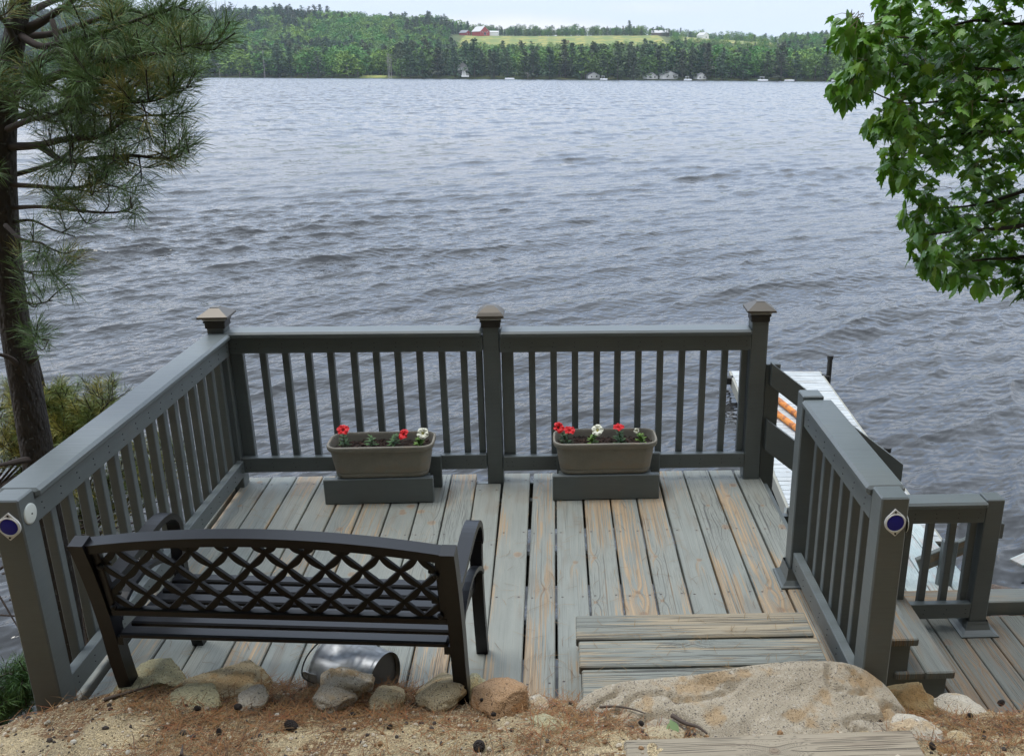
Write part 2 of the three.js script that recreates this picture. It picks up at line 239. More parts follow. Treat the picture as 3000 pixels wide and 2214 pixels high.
// ---------------------------------------------------------------- near ground: sandy bank falling to the lake, wooded rise behind the viewer
const prof = [[-60, -6.5], [-17, -4.4], [-6, -3.1], [-3.6, -2.3], [-2.2, -1.75], [-1.2, -1.2], [-0.5, -0.62], [-0.18, -0.22], [-0.06, -0.03], [0, 0.05], [0.07, 0.115], [0.18, 0.165], [0.38, 0.225], [0.6, 0.28], [1.4, 0.45], [2.3, 0.59], [3.3, 0.68], [5, 0.98], [11, 4], [23, 10], [63, 24]];
const edgeZ = [[-2.6, -2.45], [-1.95, -2.66], [-1.8, -2.77], [-1.5, -2.90], [-1.0, -2.87], [-0.5, -2.84], [-0.2, -2.78], [0.0, -2.75], [0.5, -2.70], [1.0, -2.68], [1.2, -2.62], [1.7, -2.62], [2.4, -2.54], [3.5, -2.45]];
const pw = (t, x) => { if (x <= t[0][0]) return t[0][1]; for (let i = 1; i < t.length; i++) if (x < t[i][0]) return lerp(t[i - 1][1], t[i][1], (x - t[i - 1][0]) / (t[i][0] - t[i - 1][0])); return t[t.length - 1][1]; };
function groundH(x, z) {
  let h = pw(prof, z - pw(edgeZ, x)) + 0.05 * (fbm(x * 2.2 + 4, z * 2.2, 3) - 0.5);
  if (z > -3.2 && z < -1.2) h += 0.055 * (fbm(x * 7, z * 7, 4) - 0.5) + 0.016 * (vn(x * 36, z * 36) - 0.5);
  return h;
}
function graded(a, b, fine, lo, hi, g = 1.25) { const out = []; for (let x = a; x <= b; x += fine) out.push(x); let s = fine * 1.5; for (let x = b + s; x < hi; x += s) { out.push(x); s *= g; } out.push(hi); s = fine * 1.5; const left = []; for (let x = a - s; x > lo; x -= s) { left.push(x); s *= g; } left.push(lo); return left.reverse().concat(out); }
const sandTex = {};
{
  const N = 2048, hgt = new Float32Array(N * N);
  const map = tex(N, N, (u, v, o, i, j) => {
    const g = pvn(u * 512, v * 512, 512, 512), g2 = pvn(u * 230 + 9, v * 230, 230, 230), big = pfbm(u * 6, v * 6, 6, 6, 5), lit = pfbm(u * 9 + 4, v * 9 + 2, 9, 9, 4);
    const hs = hash2(i * 3 + 1, j * 7 + 5); let r = 0.53, gg = 0.41, b = 0.235; const k = 0.52 + 0.72 * g + 0.5 * (g2 - 0.5) + 0.7 * (big - 0.5); r *= k; gg *= k; b *= k;
    const nd = pvn(u * 60 + 20 * pvn(u * 8, v * 8, 8, 8), v * 420, 60, 420) * 0.5 + pvn(u * 420, v * 60 + 3, 420, 60) * 0.5, m = step(0.42, 0.56, lit) * step(0.32, 0.58, nd) * 0.9;
    const f = 0.6 + 0.8 * nd; r = lerp(r, 0.17 * f, m); gg = lerp(gg, 0.082 * f, m); b = lerp(b, 0.033 * f, m);
    if (g2 > 0.86) { const q = step(0.86, 0.92, g2); const tone = pvn(u * 115 + 3, v * 115, 115, 115); const c = tone > 0.62 ? [0.62, 0.56, 0.47] : tone > 0.35 ? [0.33, 0.21, 0.11] : [0.06, 0.05, 0.045]; r = lerp(r, c[0], q); gg = lerp(gg, c[1], q); b = lerp(b, c[2], q); }
    if (hs > 0.985) { r *= 0.3; gg *= 0.28; b *= 0.25; } o[0] = r; o[1] = gg; o[2] = b;
    hgt[j * N + i] = 0.4 * g + 0.5 * step(0.7, 0.95, g2) + 0.2 * m * nd;
  });
  const bump = tex(N, N, (u, v, o, i, j) => { o[0] = o[1] = o[2] = hgt[j * N + i]; }, false);
  sandTex.map = map; sandTex.bumpMap = bump;
}
const sandMat = std({ ...sandTex, bumpScale: 0.014, roughness: 0.95 });
{
  const xs = graded(-2.7, 2.5, 0.0125, -70, 70, 1.22), zs = graded(-3.15, -1.7, 0.0125, -60, 60, 1.22), nx = xs.length, pos = [], uv = [], idx = [];
  zs.forEach((z, r) => xs.forEach((x, c) => { pos.push(x, groundH(x, z), z); uv.push(x / 1.3, z / 1.3); if (r && c) { const a = r * nx + c, b = a - 1, e = a - nx, f = e - 1; idx.push(f, b, e, b, a, e); } }));
  const g = new THREE.BufferGeometry(); g.setAttribute('position', new THREE.Float32BufferAttribute(pos, 3)); g.setAttribute('uv', new THREE.Float32BufferAttribute(uv, 2)); g.setIndex(idx); g.computeVertexNormals();
  structure('ground', g, sandMat, 'sandy bank with rust brown pine needles above the deck');
}
console.log('ground');
// ---------------------------------------------------------------- far shore: hill, field, woods
const shoreD = (x) => 705 - 0.22 * x;
function hillH(x, d) {
  const s = d - shoreD(x); const Hx = x < -100 ? lerp(50, 64, clamp((-100 - x) / 300)) : x < 120 ? 50 : lerp(50, 37, clamp((x - 120) / 180));
  const big = 5 * (fbm(x * 0.006 + 3, d * 0.006, 3) - 0.5);
  return WATER_Y - 0.6 + 2.6 * clamp(s / 14) + Hx * (0.75 * step(200, 560, s) + 0.25 * step(0, 400, s)) + big * clamp(s / 100) - (s > 620 ? (s - 620) * 0.06 : 0);
}
const grassTex = tex(512, 512, (u, v, o) => { const n = pfbm(u * 8, v * 8, 8, 8, 5), f = pvn(u * 128, v * 128, 128, 128); const k = 0.7 + 0.6 * f; o[0] = lerp(0.16, 0.30, step(0.4, 0.65, n)) * k; o[1] = lerp(0.20, 0.27, step(0.4, 0.65, n)) * k; o[2] = lerp(0.045, 0.09, n) * k; });
{
  const xs = [], ss = []; for (let x = -1500; x <= 1100; x += 26) xs.push(x); for (let s = -14; s < 60; s += 6) ss.push(s); for (let s = 60; s <= 1300; s += 24) ss.push(s);
  const nx = xs.length, pos = [], uv = [], idx = [];
  ss.forEach((s, r) => xs.forEach((x, c) => { const d = shoreD(x) + s; pos.push(x, s < 0 ? WATER_Y - 2 : hillH(x, d), -d); uv.push(x / 60, d / 60); if (r && c) { const a = r * nx + c, b = a - 1, e = a - nx, f = e - 1; idx.push(f, e, b, b, e, a); } }));
  const g = new THREE.BufferGeometry(); g.setAttribute('position', new THREE.Float32BufferAttribute(pos, 3)); g.setAttribute('uv', new THREE.Float32BufferAttribute(uv, 2)); g.setIndex(idx); g.computeVertexNormals();
  structure('hillside', g, std({ map: grassTex, color: col(0.35, 0.4, 0.35), roughness: 1 }), 'wooded hillside rising behind the far shore');
}
function drape(name, label, x0, x1, s0, s1, mat, lift = 0.4, tile = 40, wob = 0) {
  const pos = [], uv = [], idx = [], nx = 41, ns = 13; for (let r = 0; r < ns; r++) for (let c = 0; c < nx; c++) { const x = lerp(x0, x1, c / (nx - 1)), e = wob * (vn(x * 0.03, 7 + r) - 0.5), s = lerp(s0, s1, r / (ns - 1)) + (r === 0 || r === ns - 1 ? e : 0), d = shoreD(x) + s; pos.push(x, hillH(x, d) + lift, -d); uv.push(x / tile, d / tile); if (r && c) { const a = r * nx + c, b = a - 1, f = a - nx, h = f - 1; idx.push(h, f, b, b, f, a); } }
  const g = new THREE.BufferGeometry(); g.setAttribute('position', new THREE.Float32BufferAttribute(pos, 3)); g.setAttribute('uv', new THREE.Float32BufferAttribute(uv, 2)); g.setIndex(idx); g.computeVertexNormals(); return structure(name, g, mat, label);
}
const fieldMat = std({ map: grassTex, color: col(0.85, 0.85, 0.7), roughness: 1 });
drape('field', 'yellow green hay field on the hilltop across the lake', -112, 128, 372, 500, fieldMat, 0.5, 45, 16);
drape('meadow', 'narrow strip of pale meadow on the ridge to the right of the hay field', 150, 262, 440, 520, fieldMat, 0.5, 45, 16);
drape('lawn', 'small mown lawn running down to the water on the far shore', -150, -130, 4, 26, fieldMat, 0.3, 20, 4);

// tree kinds for the distance, one metre tall, leaf faces spread through the crown
function leafFaces(list, c, n, spread, size, R, flat = 0.5) { for (let i = 0; i < n; i++) { const w = V(R() - 0.5, (R() - 0.5) * 0.8, R() - 0.5).multiplyScalar(2); if (w.length() > 1) w.normalize(); const p = c.clone().addScaledVector(w, spread), a = V(R() - 0.5, (R() - 0.5) * flat, R() - 0.5).normalize(), b = V(R() - 0.5, (R() - 0.5) * flat, R() - 0.5).normalize(), s = size * (0.6 + 0.8 * R()); list.push(p.x, p.y, p.z, p.x + a.x * s, p.y + a.y * s, p.z + a.z * s, p.x + b.x * s, p.y + b.y * s, p.z + b.z * s); } }
function broadleaf(seed, tall = 1, dens = 1) {
  const R = rng(seed), pos = [], trunk = tube([V(0, 0, 0), V(0.01, 0.25, 0), V(0, 0.55, 0.01)], [0.022, 0.016, 0.008], 5, false);
  const n = Math.round(17 * dens); for (let i = 0; i < n; i++) { const a = i * 2.4 + R(), f = (i + 0.5) / n, y = 0.16 + 0.74 * f, rad = 0.34 / tall * Math.sqrt(Math.max(0.04, 1 - Math.pow((f - 0.36) / 0.68, 2))) * (0.45 + 0.6 * R()), c = V(Math.cos(a) * rad, y, Math.sin(a) * rad), s = 0.095 + 0.05 * R(); leafFaces(pos, c, 34, s, 0.058, R, 0.8); }
  return { crown: rawGeo(pos), trunk: plain(trunk) };
}
function conifer(seed, wide = 0.2, gaps = 0.2, blunt = 0.6) {
  const R = rng(seed), pos = [], trunk = tube([V(0, 0, 0), V(0, 0.5, 0), V(0, 0.97, 0)], [0.016, 0.010, 0.002], 5, false), n = 12;
  for (let k = 0; k < n; k++) { const f = k / (n - 1), y = 0.12 + 0.85 * f, r = wide * Math.pow(1 - f, blunt) * (0.7 + 0.6 * R()) + 0.02, m = 6; for (let i = 0; i < m; i++) { if (R() < gaps) continue; const a = R() * 6.28, rr = r * (0.6 + 0.6 * R()), dx = Math.cos(a), dz = Math.sin(a); for (let q = 0; q < 3; q++) { const t = (q + 0.8) / 3; leafFaces(pos, V(dx * rr * t, y + 0.03 * t * t - 0.015 + (R() - 0.5) * 0.02, dz * rr * t), 4, 0.034, 0.05 + 0.05 * r, R, 0.45); } } }
  return { crown: rawGeo(pos), trunk: plain(trunk) };
}
const KINDS = { broad: [broadleaf(1), broadleaf(2, 1.2), broadleaf(3, 0.85), broadleaf(4, 1.05)], pine: [conifer(11, 0.24, 0.3), conifer(12, 0.29, 0.25), conifer(13, 0.21, 0.35), conifer(15, 0.33, 0.4)], spruce: [conifer(14, 0.13, 0.05, 0.9)] };
const leafMat = std({ color: 0xffffff, roughness: 0.9, side: THREE.DoubleSide }), farBark = std({ color: col(0.10, 0.085, 0.075), roughness: 1 });
const broadCol = (R) => { const t = R(); return t < 0.76 ? [0.062 + 0.04 * R(), 0.14 + 0.06 * R(), 0.034] : [0.14, 0.225, 0.035]; }, pineCol = (R) => [0.048 + 0.03 * R(), 0.078 + 0.03 * R(), 0.045];
const buckets = { broad: KINDS.broad.map(() => []), pine: KINDS.pine.map(() => []) };
const inField = (x, s) => (x > -125 && x < 134 && s > 362 && s < 515) || (x > 146 && x < 266 && s > 428 && s < 535) || (x > -152 && x < -128 && s < 30) || (x > -74 && x < -61 && s < 24);
{
  const R = rng(5); for (let s = 5; s < 640; s += 10.5) for (let x = -960; x < 700; x += 10.5) {
    const px = x + (R() - 0.5) * 8, ps = s + (R() - 0.5) * 7.5, d = shoreD(px) + ps; const side = (px / d); if (side < -0.78 || side > 0.6) continue; if (inField(px, ps)) continue; if (ps > 560 && R() < 0.4) continue;
    const mix = fbm(px * 0.012 + 50, ps * 0.012, 3) + (ps < 40 ? -0.03 : 0) - (ps > 200 && px > -110 ? 0.06 : 0) + (R() - 0.5) * 0.34, pine = mix > 0.54;
    const front = ps < 26; let h = pine ? 18 + 11 * R() * R() : 13 + 10 * R(); if (ps < 40) h *= 1.08; if (ps > 300 && px > -110) h *= 0.72; if (ps > 270 && ps < 600 && px > -135 && px < 280) h *= 0.66;
    const k = pine ? 'pine' : 'broad', list = buckets[k][Math.floor(R() * KINDS[k].length)]; list.push({ x: px, y: hillH(px, d) - 0.4, z: -d, h, w: h * (pine ? 1.08 : 1.1 + 0.5 * R()) * (front ? 1.05 : 1), a: R() * 6.28, c: pine ? pineCol(R) : broadCol(R), front: ps < 13 });
  }
}
const M4 = (t) => new THREE.Matrix4().compose(V(t.x, t.y, t.z), new THREE.Quaternion().setFromAxisAngle(V(0, 1, 0), t.a), V(t.w, t.h, t.w));
let shoreTrees = 0;
const marks = [[-250, 'at the far left of the opposite shore'], [-152, 'left of the small lawn'], [-100, 'between the small lawn and the bare trunks'], [-74, 'just left of the lake cottage'], [-30, 'just right of the lake cottage'], [40, 'between the covered motorboat and the pontoon boat'], [110, 'beside the shoreline cottages'], [190, 'between the canopied boat and the long white boat'], [9999, 'near the right end of the opposite shore']];
const where = (x) => marks.find((m) => x < m[0])[1];
const tintMats = new Map(); const tintMat = (c) => { const k = c.map((q) => Math.round(q * 40) / 40 + 0.008); const id = k.join(); if (!tintMats.has(id)) tintMats.set(id, std({ color: col(c[0], c[1], c[2]), roughness: 0.9, side: THREE.DoubleSide })); return tintMats.get(id); };
function farTree(kind, i, t, name, label, group) { const K = KINDS[kind][i % KINDS[kind].length], g = thing(name, label, 'tree', [t.x, t.y, t.z], t.a, group); g.scale.set(t.w, t.h, t.w); mesh('crown', K.crown, tintMat(t.c), g); mesh('trunk', K.trunk, farBark, g); return g; }
for (const k of ['broad', 'pine']) buckets[k].forEach((list, i) => {
  const rest = list.filter((t) => { if (t.front && shoreTrees < 180 && Math.abs(t.x) < 480 && t.x / -t.z > -0.62 && t.x / -t.z < 0.45) { shoreTrees++; farTree(k, i, t, k === 'pine' ? 'pine_tree' : 'broadleaf_tree', (k === 'pine' ? 'dark waterline pine ' : 'round leafy waterline tree ') + where(t.x), k === 'pine' ? 'pines along the far waterline' : 'broadleaf trees along the far waterline'); return false; } return true; });
  for (const [part, mat] of [['crown', leafMat], ['trunk', farBark]]) { const im = new THREE.InstancedMesh(KINDS[k][i][part], mat, rest.length); rest.forEach((t, n) => { im.setMatrixAt(n, M4(t)); if (part === 'crown') im.setColorAt(n, col(...t.c)); }); im.name = numbered(part === 'crown' ? (k === 'pine' ? 'pine_forest' : 'broadleaf_forest') : 'forest_trunks'); im.userData.kind = 'stuff'; im.userData.label = part === 'crown' ? (k === 'pine' ? 'dark pine woods covering the hillside across the lake' : 'green leafy woods covering the hillside across the lake') : 'trunks of the woods across the lake'; im.castShadow = im.receiveShadow = true; scene.add(im); }
});
// trees standing clear on the ridge behind the field
{
  const R = rng(21); const line = [];
  const put = (u, topV, d, kind, wide = 1, c) => line.push({ u, topV, d, kind, wide, c });
  [[1310, 85, 'spruce'], [1318, 82, 'spruce'], [1326, 84, 'spruce'], [1334, 83, 'spruce'], [1342, 86, 'spruce'], [1362, 82, 'broad'], [1404, 68, 'broad'], [1422, 73, 'broad'], [1440, 72, 'broad'], [1465, 75, 'broad'], [1478, 86, 'spruce'], [1496, 76, 'broad'], [1508, 88, 'pine'], [1519, 70, 'broad'], [1534, 72, 'broad'], [1551, 80, 'broad'], [1568, 76, 'broad'], [1580, 80, 'broad'], [1604, 76, 'broad'], [1618, 74, 'broad'], [1636, 82, 'broad'], [1648, 74, 'broad'], [1660, 77, 'broad'], [1686, 70, 'broad', 1.3], [1714, 83, 'pine'], [1737, 76, 'broad', 1.2], [1746, 75, 'broad'], [1769, 80, 'broad', 1.2], [1812, 80, 'broad'], [1838, 81, 'broad'], [1852, 83, 'broad'], [1866, 82, 'broad'], [1884, 87, 'broad', 1.3], [1912, 92, 'broad', 1.2], [1978, 96, 'broad', 1.4], [2026, 95, 'broad', 1.4], [2088, 97, 'broad', 1.3], [2114, 92, 'broad', 1.2], [2140, 100, 'broad', 1.3], [2172, 102, 'broad', 1.3], [2212, 101, 'pine'], [2240, 103, 'broad', 1.3], [860, 50, 'broad', 1.2], [1215, 70, 'broad'], [1260, 68, 'broad'], [905, 58, 'pine'], [780, 45, 'broad', 1.1], [700, 42, 'broad', 1.2], [950, 60, 'broad', 1.2], [1120, 66, 'broad', 1.3], [1160, 70, 'pine']].forEach(([u, t, k, w], i) => put(u, t, 0, k, w ?? 1));
  line.forEach((t, i) => {
    const z0 = -1260, p = at(t.u, t.topV, z0), d = shoreD(p.x) + 512 + R() * 24, q = at(t.u, t.topV, -d), y = hillH(q.x, d) - 0.3, h = Math.max(7, q.y - y) * 1.05;
    const w = h * (t.kind === 'broad' ? 0.95 : 0.9) * t.wide; const c = t.kind === 'broad' ? [0.05 + 0.03 * R(), 0.10 + 0.04 * R(), 0.045] : [0.03, 0.052, 0.042];
    farTree(t.kind, i, { x: q.x, y, z: -d, h, w, a: R() * 6, c }, t.kind === 'broad' ? 'ridge_tree' : 'ridge_conifer', (t.kind === 'broad' ? 'leafy skyline tree ' : 'dark skyline conifer ') + (t.u < 1300 ? 'on the wooded ridge left of the barn' : t.u < 1400 ? 'just left of the red barn' : t.u < 1500 ? 'just right of the red barn' : t.u < 1700 ? 'behind the middle of the hay field' : t.u < 1800 ? 'at the right end of the hay field' : 'on the ridge right of the hay field'), t.kind === 'broad' ? 'leafy trees along the skyline' : 'conifers along the skyline');
  });
}
// rust red tree in the field
{ const d = shoreD(50) + 415, q = at(1664, 118, -d), y = hillH(q.x, d); farTree('broad', 1, { x: q.x, y, z: -d, h: Math.max(5, q.y - y), w: 7, a: 1, c: [0.17, 0.075, 0.04] }, 'rusty_tree', 'small rust brown tree at the lower edge of the hay field'); }

// ---------------------------------------------------------------- buildings and boats across the lake
const redPaint = std({ color: col(0.30, 0.055, 0.05), roughness: 0.8 }), whitePaint = std({ color: col(0.66, 0.66, 0.63), roughness: 0.7 }), roofGrey = std({ color: col(0.20, 0.20, 0.21), roughness: 0.8 }), roofPale = std({ color: col(0.45, 0.44, 0.43), roughness: 0.7 }), glassDark = std({ color: col(0.02, 0.025, 0.03), roughness: 0.15 }), brownPaint = std({ color: col(0.14, 0.11, 0.085), roughness: 0.8 });
function gable(w, d, wallH, roofH, over = 0.4) { // walls with gable ends across x = ridge along z
  const s = new THREE.Shape([new THREE.Vector2(-w / 2, 0), new THREE.Vector2(w / 2, 0), new THREE.Vector2(w / 2, wallH), new THREE.Vector2(0, wallH + roofH), new THREE.Vector2(-w / 2, wallH)]);
  const wall = new THREE.ExtrudeGeometry(s, { depth: d, bevelEnabled: false }); wall.translate(0, 0, -d / 2);
  const slabs = [-1, 1].map((k) => { const len = Math.hypot(w / 2 + over, roofH * (w / 2 + over) / (w / 2)), a = Math.atan2(roofH, w / 2); return tf(cbox(len, 0.25, d + over * 2, 0.03), k * (w / 2 + over) / 2, wallH + roofH - (roofH * (w / 2 + over) / (w / 2)) / 2 + 0.16, 0, 0, 0, -k * a); });
  return { wall: plain(wall), roof: merge(slabs) };
}
function house(name, label, u, v, d, w, dep, wallH, roofH, wallM, roofM, turn, wins) {
  const p = at(u, v, -d); const g = thing(name, label, 'building', [p.x, hillH(p.x, d) - 0.3, -d], turn), q = gable(w, dep, wallH, roofH);
  mesh('wall', q.wall, wallM, g); mesh('roof', q.roof, roofM, g);
  for (const [x, y, ww, hh] of wins) { const m = mesh('window', tf(cbox(ww, hh, 0.2, 0.02), x, y, dep / 2 + 0.06), glassDark, g); mesh('frame', tf(merge([tf(cbox(ww + 0.3, 0.16, 0.14, 0.01), 0, hh / 2), tf(cbox(ww + 0.3, 0.16, 0.14, 0.01), 0, -hh / 2), tf(cbox(0.16, hh, 0.14, 0.01), -ww / 2, 0), tf(cbox(0.16, hh, 0.14, 0.01), ww / 2, 0)]), x, y, dep / 2 + 0.16), whitePaint, m); } return g;
}
house('barn', 'red barn with a pale roof on the ridge across the lake', 1408, 100, shoreD(-70) + 505, 15, 17, 5.5, 6, redPaint, roofPale, 0.75, [[0, 3, 3, 3.4], [-4, 5, 1.2, 1.2], [4, 5, 1.2, 1.2]]);
house('farm_shed', 'long white shed joined to the right of the red barn', 1440, 101, shoreD(-60) + 512, 8, 18, 4.5, 1.6, whitePaint, roofPale, 1.5, [[0, 2, 3, 2.4]]);
house('farmhouse', 'small red house with a grey roof left of the barn', 1362, 99, shoreD(-90) + 512, 9, 12, 3.2, 3, redPaint, roofGrey, 0.9, [[-2, 1.8, 1, 1.3], [2, 1.8, 1, 1.3]]);
house('hill_house', 'low brown house with a pale roof among the ridge trees', 1935, 116, shoreD(120) + 520, 10, 22, 3.6, 3, brownPaint, roofPale, 1.4, [[0, 2, 2, 1.4]]);
house('hill_house', 'pale gabled house half hidden by trees at the ridge', 2059, 116, shoreD(190) + 520, 9, 12, 4, 3.5, whitePaint, roofPale, 0.6, [[0, 2, 1.5, 1.4]]);
{ // boathouse with steps to the water
  const d = shoreD(-66) + 14, p = at(1355, 200, -d), g = house('lake_cottage', 'white cottage with a grey roof and long steps down to the water', 1355, 200, d, 7.5, 9, 7.2, 3.4, std({ color: col(0.24, 0.23, 0.215), roughness: 0.8 }), roofGrey, 0.12, [[-2.7, 6.1, 0.9, 1.5], [-1.6, 6.1, 0.9, 1.5], [-0.5, 6.1, 0.9, 1.5], [0.6, 6.1, 0.9, 1.5], [1.7, 6.1, 0.9, 1.5], [2.8, 6.1, 0.9, 1.5]]);
  mesh('balcony', merge([tf(cbox(8, 0.3, 2.4, 0.04), 0, 4.8, 5.6), tf(cbox(8, 0.14, 0.14, 0.02), 0, 5.7, 6.7), ...Array.from({ length: 9 }, (_, i) => tf(cbox(0.1, 0.8, 0.1, 0.01), -3.9 + i * 0.97, 5.35, 6.7))]), whitePaint, g);
  for (const sx of [-1.1, 1.1]) mesh('stair_rail', tf(cbox(0.22, 0.5, 11, 0.02), 0.5 + sx, 2.9, 11, 0.38), whitePaint, g);
  for (let i = 0; i < 12; i++) mesh('tread', tf(cbox(2.1, 0.16, 0.7, 0.02), 0.5, 4.7 - i * 0.37, 7.2 + i * 0.88), whitePaint, g);
  mesh('platform', merge([tf(cbox(5.5, 1.1, 3.4, 0.05), 1.2, 0.5, 17), ...Array.from({ length: 7 }, (_, i) => tf(cbox(0.16, 1.1, 0.16, 0.01), -1.3 + i * 0.85, 1.6, 18.5)), tf(cbox(5.4, 0.16, 0.16, 0.01), 1.2, 2.2, 18.5)]), whitePaint, g);
}
for (const [u, v, w, h, label] of [[1905, 219, 9, 4, 'white cottage wall glimpsed through trees near the moored pontoon'], [1958, 220, 12, 5, 'pale cottage with a gable showing between shoreline trees'], [2050, 219, 7, 4, 'little pale cabin behind the shoreline trees right of center'], [1735, 218, 9, 4, 'mossy green roofed cabin at the far waterline']]) { const x = at(u, v, -700).x, d = shoreD(x) + 9; house('cottage', label, u, v, d, w, 8, h * 0.6, h * 0.5, whitePaint, roofGrey, 0.3, [[-w * 0.22, h * 0.34, 1.1, 1.1], [w * 0.22, h * 0.34, 1.1, 1.1]]); }
const hullMat = std({ color: col(0.78, 0.79, 0.80), roughness: 0.35 }), redTrim = std({ color: col(0.38, 0.06, 0.05), roughness: 0.4 });
function boat(u, v, L, label, canopy, trim) {
  const x = at(u, v, -690).x, d = shoreD(x) - 16, p = at(u, v, -d), g = thing('moored_boat', label, 'boat', [p.x, WATER_Y, -d], 0.12), s = new THREE.Shape(); s.moveTo(-L / 2, -0.9); s.lineTo(L * 0.2, -1.1); s.quadraticCurveTo(L * 0.42, -0.8, L / 2, 0); s.quadraticCurveTo(L * 0.42, 0.8, L * 0.2, 1.1); s.lineTo(-L / 2, 0.9); s.closePath();
  const h = new THREE.ExtrudeGeometry(s, { depth: 0.9, bevelEnabled: true, bevelSize: 0.15, bevelThickness: 0.15, bevelSegments: 2, curveSegments: 6 }); h.rotateX(-Math.PI / 2); h.translate(0, -0.1, 0); mesh('hull', h, hullMat, g);
  mesh('windscreen', tf(cbox(0.2, 0.7, 1.7, 0.05), L * 0.12, 1.3, 0, 0, 0, 0.5), glassDark, g); mesh('deck_stripe', tf(cbox(L * 0.7, 0.12, 2.3, 0.03), -L * 0.1, 0.72, 0), trim, g);
  if (canopy) { mesh('canopy', tf(cbox(L * 0.45, 0.18, 2, 0.06), -L * 0.12, 2.6, 0), hullMat, g); for (const [a, b] of [[-0.3, -0.9], [0.06, -0.9], [-0.3, 0.9], [0.06, 0.9]]) mesh('canopy_post', tf(new THREE.CylinderGeometry(0.05, 0.05, 1.9, 6), L * a, 1.7, b), hullMat, g); }
}
boat(1493, 230, 6.5, 'white covered motorboat moored right of the lake cottage', false, hullMat); boat(1769, 231, 5, 'white pontoon boat with a canopy beside the mossy cabin', true, glassDark); boat(2016, 232, 5.4, 'white canopied boat in front of the dark pines right of center', true, glassDark); boat(2236, 235, 7, 'long white boat with a raised cockpit, third from right', true, hullMat); boat(2314, 236, 6.5, 'white boat with a red stripe near the right shore', false, redTrim); boat(2450, 236, 5.5, 'small pale boat moored beside the maple leaves', false, hullMat);
for (const [u, v0, v1, label] of [[1048, 165, 199, 'tall bare grey pole on the far lawn'], [1136, 152, 206, 'leftmost of three bare grey trunks near the lawn'], [1140, 155, 208, 'middle of three bare grey trunks near the lawn'], [1145, 158, 209, 'rightmost of three bare grey trunks near the lawn'], [775, 145, 220, 'pale dead trunk in the shoreline woods at left'], [642, 180, 215, 'leaning white birch trunk at the left shore'], [1546, 210, 231, 'thin pale trunk at the waterline right of center']]) {
  const x = at(u, v1, -700).x, d = shoreD(x) + (u === 1048 ? 16 : -1.5), a = at(u, v1, -d), b = at(u, v0, -d), y = hillH(a.x, d) - 0.5, R = rng(u), g = thing(u === 1048 ? 'lawn_pole' : 'dead_tree', label, u === 1048 ? 'pole' : 'tree', [a.x, y, -d]), h = b.y - y, m = std({ color: col(0.27, 0.25, 0.24), roughness: 0.9 });
  mesh('trunk', tube([V(0, 0, 0), V(0.2, h * 0.5, 0), V(0.1 + (u === 642 ? -3 : 0), h, 0)], [0.22, 0.18, 0.07], 6), m, g);
  if (u !== 1048) for (let k = 0; k < 7; k++) { const yy = h * (0.45 + 0.5 * R()), sx = R() < 0.5 ? -1 : 1; mesh('branch', tube([V(0.15, yy, 0), V(0.15 + sx * (1 + R() * 1.4), yy + 0.7, R() - 0.5)], [0.1, 0.03], 5), m, g); }
}
scene.fog = new THREE.FogExp2(0xc9d8e8, 0.00009);
console.log('far shore');
// ---------------------------------------------------------------- woods behind the viewer (they shade the bank and the near faces of the rails)
{
  const R = rng(99); for (let i = 0; i < 9; i++) {
    const kind = i % 3 ? 'pine' : 'broad', x = -16 + i * 4 + (R() - 0.5) * 2, z = 7 + R() * 5, h = 15 + 5 * R();
    farTree(kind, i, { x, y: groundH(x, z) - 0.2, z, h, w: h * (kind === 'pine' ? 1.5 : 1.2), a: R() * 6, c: kind === 'pine' ? [0.03, 0.05, 0.025] : [0.05, 0.1, 0.03] }, 'woodland_tree', 'tall tree of the wood behind the viewer', 'trees of the wood behind the viewer');
  }
  for (const [x, z, h, w] of [[-3.4, 3.2, 11, 13], [3.2, 3.6, 12, 14], [0.2, 5.2, 13, 14]]) farTree('broad', Math.round(h), { x, y: groundH(x, z) - 0.2, z, h, w, a: x, c: [0.05, 0.1, 0.03] }, 'woodland_tree', 'tall tree of the wood behind the viewer', 'trees of the wood behind the viewer');
  const n = 170; for (const [k, i] of [['pine', 1], ['broad', 0]]) for (const part of ['crown', 'trunk']) { const im = new THREE.InstancedMesh(KINDS[k][i][part], part === 'crown' ? leafMat : farBark, n); const Q = rng(k === 'pine' ? 3 : 4); for (let j = 0; j < n; j++) { const x = -40 + 80 * Q(), z = 11 + 26 * Q(), h = 15 + 8 * Q(); im.setMatrixAt(j, M4({ x, y: groundH(x, z) - 0.3, z, h, w: h * 1.35, a: Q() * 6 })); if (part === 'crown') im.setColorAt(j, k === 'pine' ? col(0.03, 0.05, 0.025) : col(0.05, 0.1, 0.03)); } im.name = numbered(part === 'crown' ? 'woodland' : 'woodland_trunks'); im.userData.kind = 'stuff'; im.userData.label = 'wood on the rise behind the viewer'; im.castShadow = im.receiveShadow = true; scene.add(im); }
}
